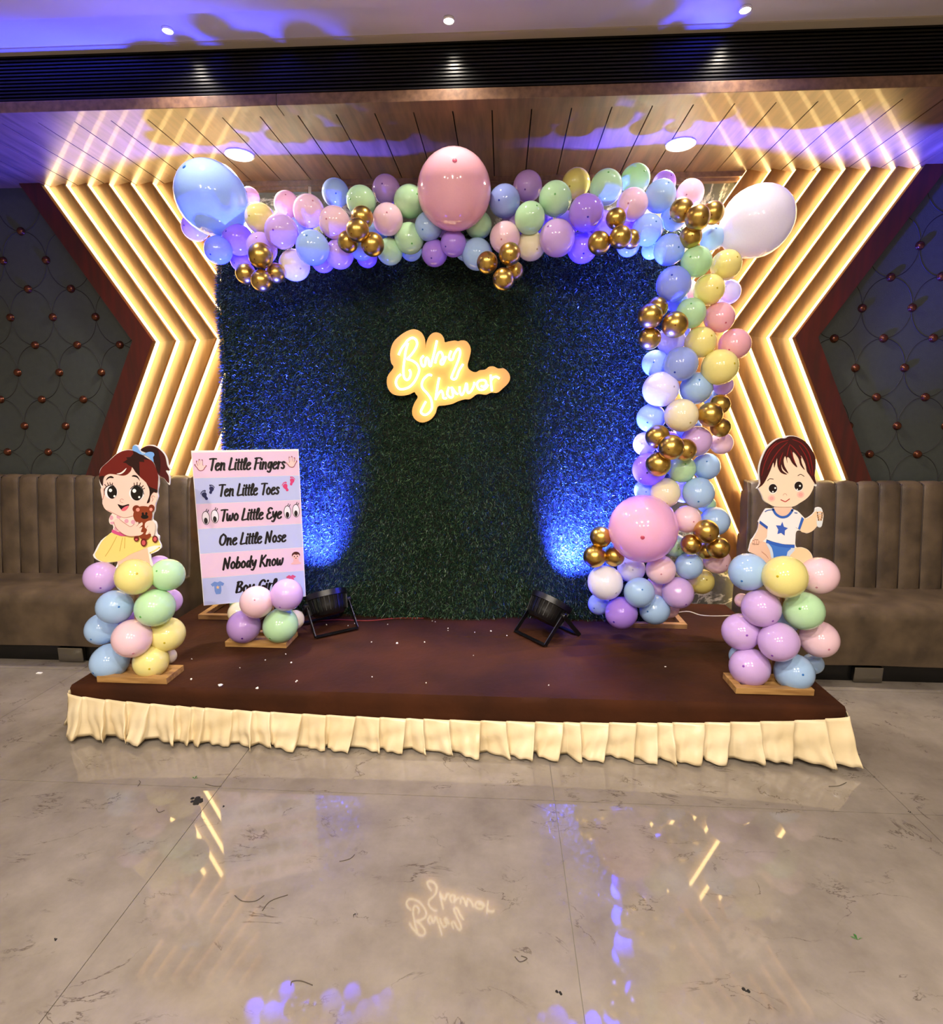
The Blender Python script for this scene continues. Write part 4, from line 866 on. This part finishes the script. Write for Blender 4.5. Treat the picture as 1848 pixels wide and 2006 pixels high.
for i, (t, u0, u1, dv) in enumerate([('Ten Little Fingers', .145, .86, .70), ('Ten Little Toes', .215, .79, .72), ('Two Little Eye', .215, .80, .72), ('One Little Nose', .185, .83, .70), ('Nobody Know', .205, .79, .68), ('Boy Girl', .31, .70, .62)]):
    write(t, u0, u1, edge[i]+(edge[i+1]-edge[i])*dv, .073, 'lettering')
R_ = BWD/BHT
def icon(u, v, sc, rot=0, flip=1):
    c, s = math.cos(rot), math.sin(rot)
    return lambda pts: [(u+flip*(a*c-b*s)*sc, v+(a*s+b*c)*sc*R_) for a, b in pts]
for u, v, fl_, rt in ((.075, .088, 1, -.15), (.925, .080, -1, -.1)):       # hands
    T = icon(u, v, .055, rt, fl_)
    hp = [(-.55,.9),(-.75,.4),(-1,-.1),(-.9,-.3),(-.7,-.15),(-.5,.1),(-.62,-.6),(-.5,-.85),(-.36,-.7),(-.25,-.05),(-.15,-.85),(0,-1.05),(.12,-.85),(.1,-.05),(.3,-.75),(.45,-.9),(.52,-.7),(.38,.05),(.5,.25),(.85,.2),(.95,.35),(.6,.65),(.3,1),(-.2,1.1)]
    hi_ = printed(bd, 'hand_icon', T(hp), BD, 3, '8a2a40', n=3); printed(hi_, 'hand_icon_fill', T([(a*.84, b*.86+.03) for a, b in hp]), BD, 4, 'f2cfc8', n=3)
def footprint(u, v, sc, rot, col, flip=1):
    T = icon(u, v, sc, rot, flip)
    printed(bd, 'footprint_icon', T([(-.45,-.35),(-.1,-.6),(.35,-.5),(.45,-.1),(.25,.3),(.3,.75),(.1,1),(-.2,.9),(-.25,.5),(-.45,.1)]), BD, 3, col, n=4)
    for a in ((.38,-.78,.17,.2), (.1,-.88,.12,.15), (-.14,-.82,.11,.13), (-.34,-.70,.10,.11), (-.5,-.54,.09,.1)): printed(bd, 'toe_icon', T(ell(*a, 12)), BD, 3, col, smooth=False)
for u0, col, v0 in ((.12, '14184e', .262), (.885, 'd83a74', .225)):
    footprint(u0-.03, v0+.018, .05, -.35, col); footprint(u0+.035, v0-.018, .046, -.25, col, -1)
for u, v in ((.085, .425), (.168, .418), (.86, .412), (.945, .405)):       # eyes
    ei_ = printed(bd, 'eye_icon', [(u+a*.036, v+b*.042*1.05) for a, b in ell(0, 0, 1, 1)], BD, 3, '1a1014', smooth=False)
    printed(ei_, 'eye_icon_white', [(u+a*.031, v+b*.038*1.05) for a, b in ell(0, 0, 1, 1)], BD, 4, 'f2ecf6', smooth=False)
    printed(ei_, 'eye_icon_iris', [(u-.002+a*.017, v+.018+b*.020) for a, b in ell(0, 0, 1, 1)], BD, 5, '120a10', smooth=False)
    stroke(ei_, 'eye_icon_lash', [[(u+.018, v-.036), (u+.03, v-.05)], [(u+.005, v-.042), (u+.014, v-.056)]], .006, BD, 5, '1a1014')
# generic sitting baby by the fifth line
T = icon(.92, .725, .06)
printed(bd, 'baby_icon_body', T([(-.35,.2),(.35,.2),(.5,.7),(.9,1.0),(.5,1.15),(-.5,1.15),(-.9,1.0),(-.5,.7)]), BD, 3, 'eeb9b4')
printed(bd, 'baby_icon_head', T(ell(0, -.35, .62, .62)), BD, 4, 'f4c6be', smooth=False)
printed(bd, 'baby_icon_hair', T([(-.66,-.3),(-.6,-.8),(-.2,-1.1),(.3,-1.08),(.66,-.75),(.68,-.3),(.45,-.62),(.1,-.55),(-.2,-.66),(-.45,-.55)]), BD, 5, '4a1812', n=4)
for a in (-.25, .25): printed(bd, 'baby_icon_eye', T(ell(a, -.28, .09, .13, 12)), BD, 5, '1c0c0c', smooth=False)
stroke(bd, 'baby_icon_mouth', [T([(-.1,.02),(0,.06),(.1,.02)])], .006, BD, 5, 'a84048')
# romper and dress by the last line
T = icon(.145, .885, .075)
printed(bd, 'romper_icon', T([(-.35,-.85),(.0,-.7),(.35,-.85),(.85,-.5),(.65,-.15),(.42,-.25),(.42,.5),(.28,.95),(-.28,.95),(-.42,.5),(-.42,-.25),(-.65,-.15),(-.85,-.5)]), BD, 3, '6f92d6', smooth=False)
printed(bd, 'romper_icon_star', T([(0,-.3),(.07,-.1),(.26,-.1),(.1,.03),(.17,.24),(0,.12),(-.17,.24),(-.1,.03),(-.26,-.1),(-.07,-.1)]), BD, 4, 'f2c884', smooth=False)
T = icon(.86, .87, .06)
printed(bd, 'dress_icon', T([(-.3,-.8),(.0,-.6),(.3,-.8),(.85,-.45),(.6,-.2),(.4,-.25),(.8,.9),(-.8,.9),(-.4,-.25),(-.6,-.2),(-.85,-.45)]), BD, 3, 'd8527e', smooth=False)
MB().bar(BD((.5, 1.0), -36), BD((.5, .35), -36), .02, .012).build('back_strut', M_pine, bd)

# ================================================================== PAR LIGHTS
def par(name, base, aim, label, power):
    base = Vector(base); d = Vector(aim).normalized(); c = base+Vector((0, 0, .15))
    root = empty(name, base, label, 'stage light')
    Mx = Matrix.Translation(c) @ d.to_track_quat('Z', 'Y').to_matrix().to_4x4()
    MB().lathe([(.04, -.075), (.085, -.07), (.102, -.05), (.108, -.02), (.114, .035), (.118, .04), (.118, .056)], 24, Mx).build('housing', M_blackp, root, auto=35); hou = bpy.data.objects[C.objects[-1].name]
    MB().lathe([(.104, .0565), (.104, .0585)], 24, Mx).build('lens', M_parlens, root)
    MB().lathe([(.119, .03), (.122, .032), (.122, .064), (.107, .064), (.107, .056)], 24, Mx).build('rim', M_blackp, root, auto=35)
    for q in range(28):       # cooling fins running along the can
        t = 2*math.pi*q/28; u_ = Mx.to_3x3() @ Vector((math.cos(t), math.sin(t), 0))
        MB().bar(c+u_*.104-d*.05, c+u_*.113+d*.03, .004, .010, up=u_).build('cooling_fin', M_blackp, hou)
    side = d.cross(Vector((0, 0, 1))).normalized()
    for sg in (-1, 1):
        piv = c+side*.124*sg
        MB().lathe([(.016, 0), (.016, .022), (.012, .026)], 14, Matrix.Translation(piv-side*sg*.006) @ (side*sg).to_track_quat('Z', 'Y').to_matrix().to_4x4()).build('knob', M_blackp, root)
    hd = Vector((d.x, d.y, 0)).normalized()
    for sgn in (-1, 1):
        mb = MB()
        e = [c+side*.128*s2+hd*.13*sgn-Vector((0, 0, .140)) for s2 in (-1, 1)]
        for q, s2 in zip(e, (-1, 1)): mb.bar(c+side*.128*s2, q, .024, .006, up=side)
        mb.bar(e[0], e[1], .024, .006, up=(0, 0, 1))
        mb.build('yoke', M_blackp, root)
    l = bpy.data.lights.new(name+'_lamp', 'SPOT'); l.energy = power; l.color = (.03, .045, 1.0); l.spot_size = math.radians(78); l.spot_blend = .9; l.shadow_soft_size = .08
    o = bpy.data.objects.new(name+'_lamp', l); C.objects.link(o); o.location = c+d*.08; o.rotation_mode = 'QUATERNION'; o.rotation_quaternion = (-d).to_track_quat('Z', 'Y')
    o.parent = root; o.matrix_parent_inverse = PINV[root.name]
par('par_light', (.27, 3.09, SZ+.006), (.42, .33, .78), 'black par can spotlight with twin yoke aimed at the garland', P_PAR)
par('par_light', (-1.02, 3.13, SZ+.006), (-.26, .33, .9), 'black par can spotlight standing behind the rhyme board', P_PAR*.45)

# ================================================================== CORDS, SCRAPS, FLOOR DEBRIS
tag(MB().tube(catmull([atz(1300, 1206, SZ+.008), atz(1345, 1198, SZ+.008), atz(1372, 1205, SZ+.008), atz(1400, 1207, SZ+.008), atz(1440, 1206, SZ+.008), atz(1475, 1206, SZ+.008)], 6), .004, 6).build('power_cord', M_cord, smooth=True), 'white power cord lying on the stage by the marble wall', 'cord')
tag(MB().tube(catmull([atz(600, 1218, SZ+.008), atz(660, 1214, SZ+.008), atz(720, 1216, SZ+.008), atz(780, 1211, SZ+.008), atz(830, 1211, SZ+.008)], 6), .004, 6).build('power_cord', M_redcord, smooth=True), 'dark red braided cord along the foot of the grass wall', 'cord')
scr = [(728,1260,3),(778,1262,4),(847,1219,2),(853,1220,2),(878,1233,2),(878,1238,2),(930,1242,2),(962,1239,4),(993,1248,3),(928,1286,2),(832,1260,3),(504,1350,4),(520,1295,2),(571,1300,3),(582,1335,3),(580,1337,2),(729,1328,2),(432,1345,7),(375,1333,4),(376,1293,2),(1304,1308,3),(835,1340,2),(640,1225,2),(682,1227,2),(695,1223,2),(760,1225,2),(1075,1345,2),(470,1310,2),(560,1284,2)]
for px, py, r in scr:
    p = atz(px, py, SZ); z0 = clothz(p.x, p.y)+.0035; s_ = r*.0016
    a = random.random()*3
    v = [(p.x+s_*math.cos(a+t)*random.uniform(.6, 1.2), p.y+s_*math.sin(a+t)*random.uniform(.6, 1.2), z0+random.uniform(0, .004)) for t in (0, 1.3, 2.6, 3.9, 5.1)]
    w = [(q[0], q[1], q[2]-.0035) for q in v]
    tag(MB().add(v+w, [(0,1,2,3,4),(9,8,7,6,5)]+[(i, (i+1) % 5, (i+1) % 5+5, i+5) for i in range(5)]).build('paper_scrap', M_paper), {2: 'tiny white paper fleck', 3: 'small white paper scrap', 4: 'larger white paper shred', 7: 'crumpled silvery white paper wad'}[r]+' lying on the brown stage cloth', 'paper scrap', 'paper scraps on the stage cloth')
for px, py in ((77, 1319),): 
    p = atz(px, py, 0); tag(box('paper_scrap', (p.x-.014, p.y-.008, 0), (p.x+.014, p.y+.008, .004), M_paper), 'folded white paper scrap on the marble floor by the banquette', 'paper scrap')
M_twig = mat('dry_fibre', '4a4034', .8); M_dirt = mat('black_dirt', '15120f', .9); M_leaf = mat('green_leaf', '2f6a1e', .6)
def fz(X, Y): return (X/2., 1420+Y/2.)
for off, pts in ((0, [(1140,1020),(1145,1005),(1180,1003),(1225,1020)]), (0, [(920,668),(950,690),(1000,690),(1035,668)]), (0, [(1028,728),(1060,690),(1128,666)]), (0, [(1330,535),(1370,525),(1390,508)]), (0, [(540,240),(550,225),(545,218)]), (0, [(612,328),(622,342),(645,335)]),
                 (924, [(170,908),(190,928),(218,915),(195,905)]), (924, [(1400,241),(1440,238),(1470,225)]), (924, [(630,150),(660,155),(715,152)]), (0, [(805,232),(840,240),(868,240)])):
    tag(MB().tube([atz(q[0]+off, q[1], .002) for q in (fz(p.x, p.y) for p in catmull(pts, 5))], .0011, 5).build('fibre_strand', M_twig, smooth=True), 'thin dry fibre strand lying on the marble floor', 'fibre', 'fibre strands on the marble floor')
for off, x, y, s_ in ((0,763,212,'leaf'), (924,1514,843,'leaf')):
    q = fz(x, y); p = atz(q[0]+off, q[1], .001); mb = MB()
    for a in (.4, 1.6, 2.6): mb.add([p+Vector((0, 0, 0)), p+Vector((math.cos(a)*.012+.003, math.sin(a)*.012, .004)), p+Vector((math.cos(a)*.02, math.sin(a)*.02, .002)), p+Vector((math.cos(a)*.012-.003, math.sin(a)*.012, .003))], [(0,1,2,3)])
    tag(mb.build('grass_clipping', M_leaf), 'green grass clipping dropped on the marble floor', 'grass clipping', 'grass clippings on the marble floor')
for off, x, y, w, h in ((0,767,298,.030,.016), (0,877,321,.011,.006), (924,343,1052,.012,.010), (924,1075,1040,.014,.006), (924,1720,342,.006,.004), (0,1385,746,.005,.004), (0,218,843,.006,.004)):
    q = fz(x, y); p = atz(q[0]+off, q[1], .0005); mb = MB()
    for k in range(14 if w > .02 else 4):
        c = p+Vector((random.gauss(0, w*.5), random.gauss(0, h*.6), 0)); r = random.uniform(.15, .4)*w
        mb.lathe([(r, 0), (r*.8, .0018), (r*.2, .003)], 7, Matrix.Translation(c))
    tag(mb.build('dirt_crumb', M_dirt), 'black smudge of dirt crumbs on the marble floor' if w > .02 else 'tiny black dirt speck on the marble floor', 'dirt', None if w > .02 else 'dirt specks on the marble floor')
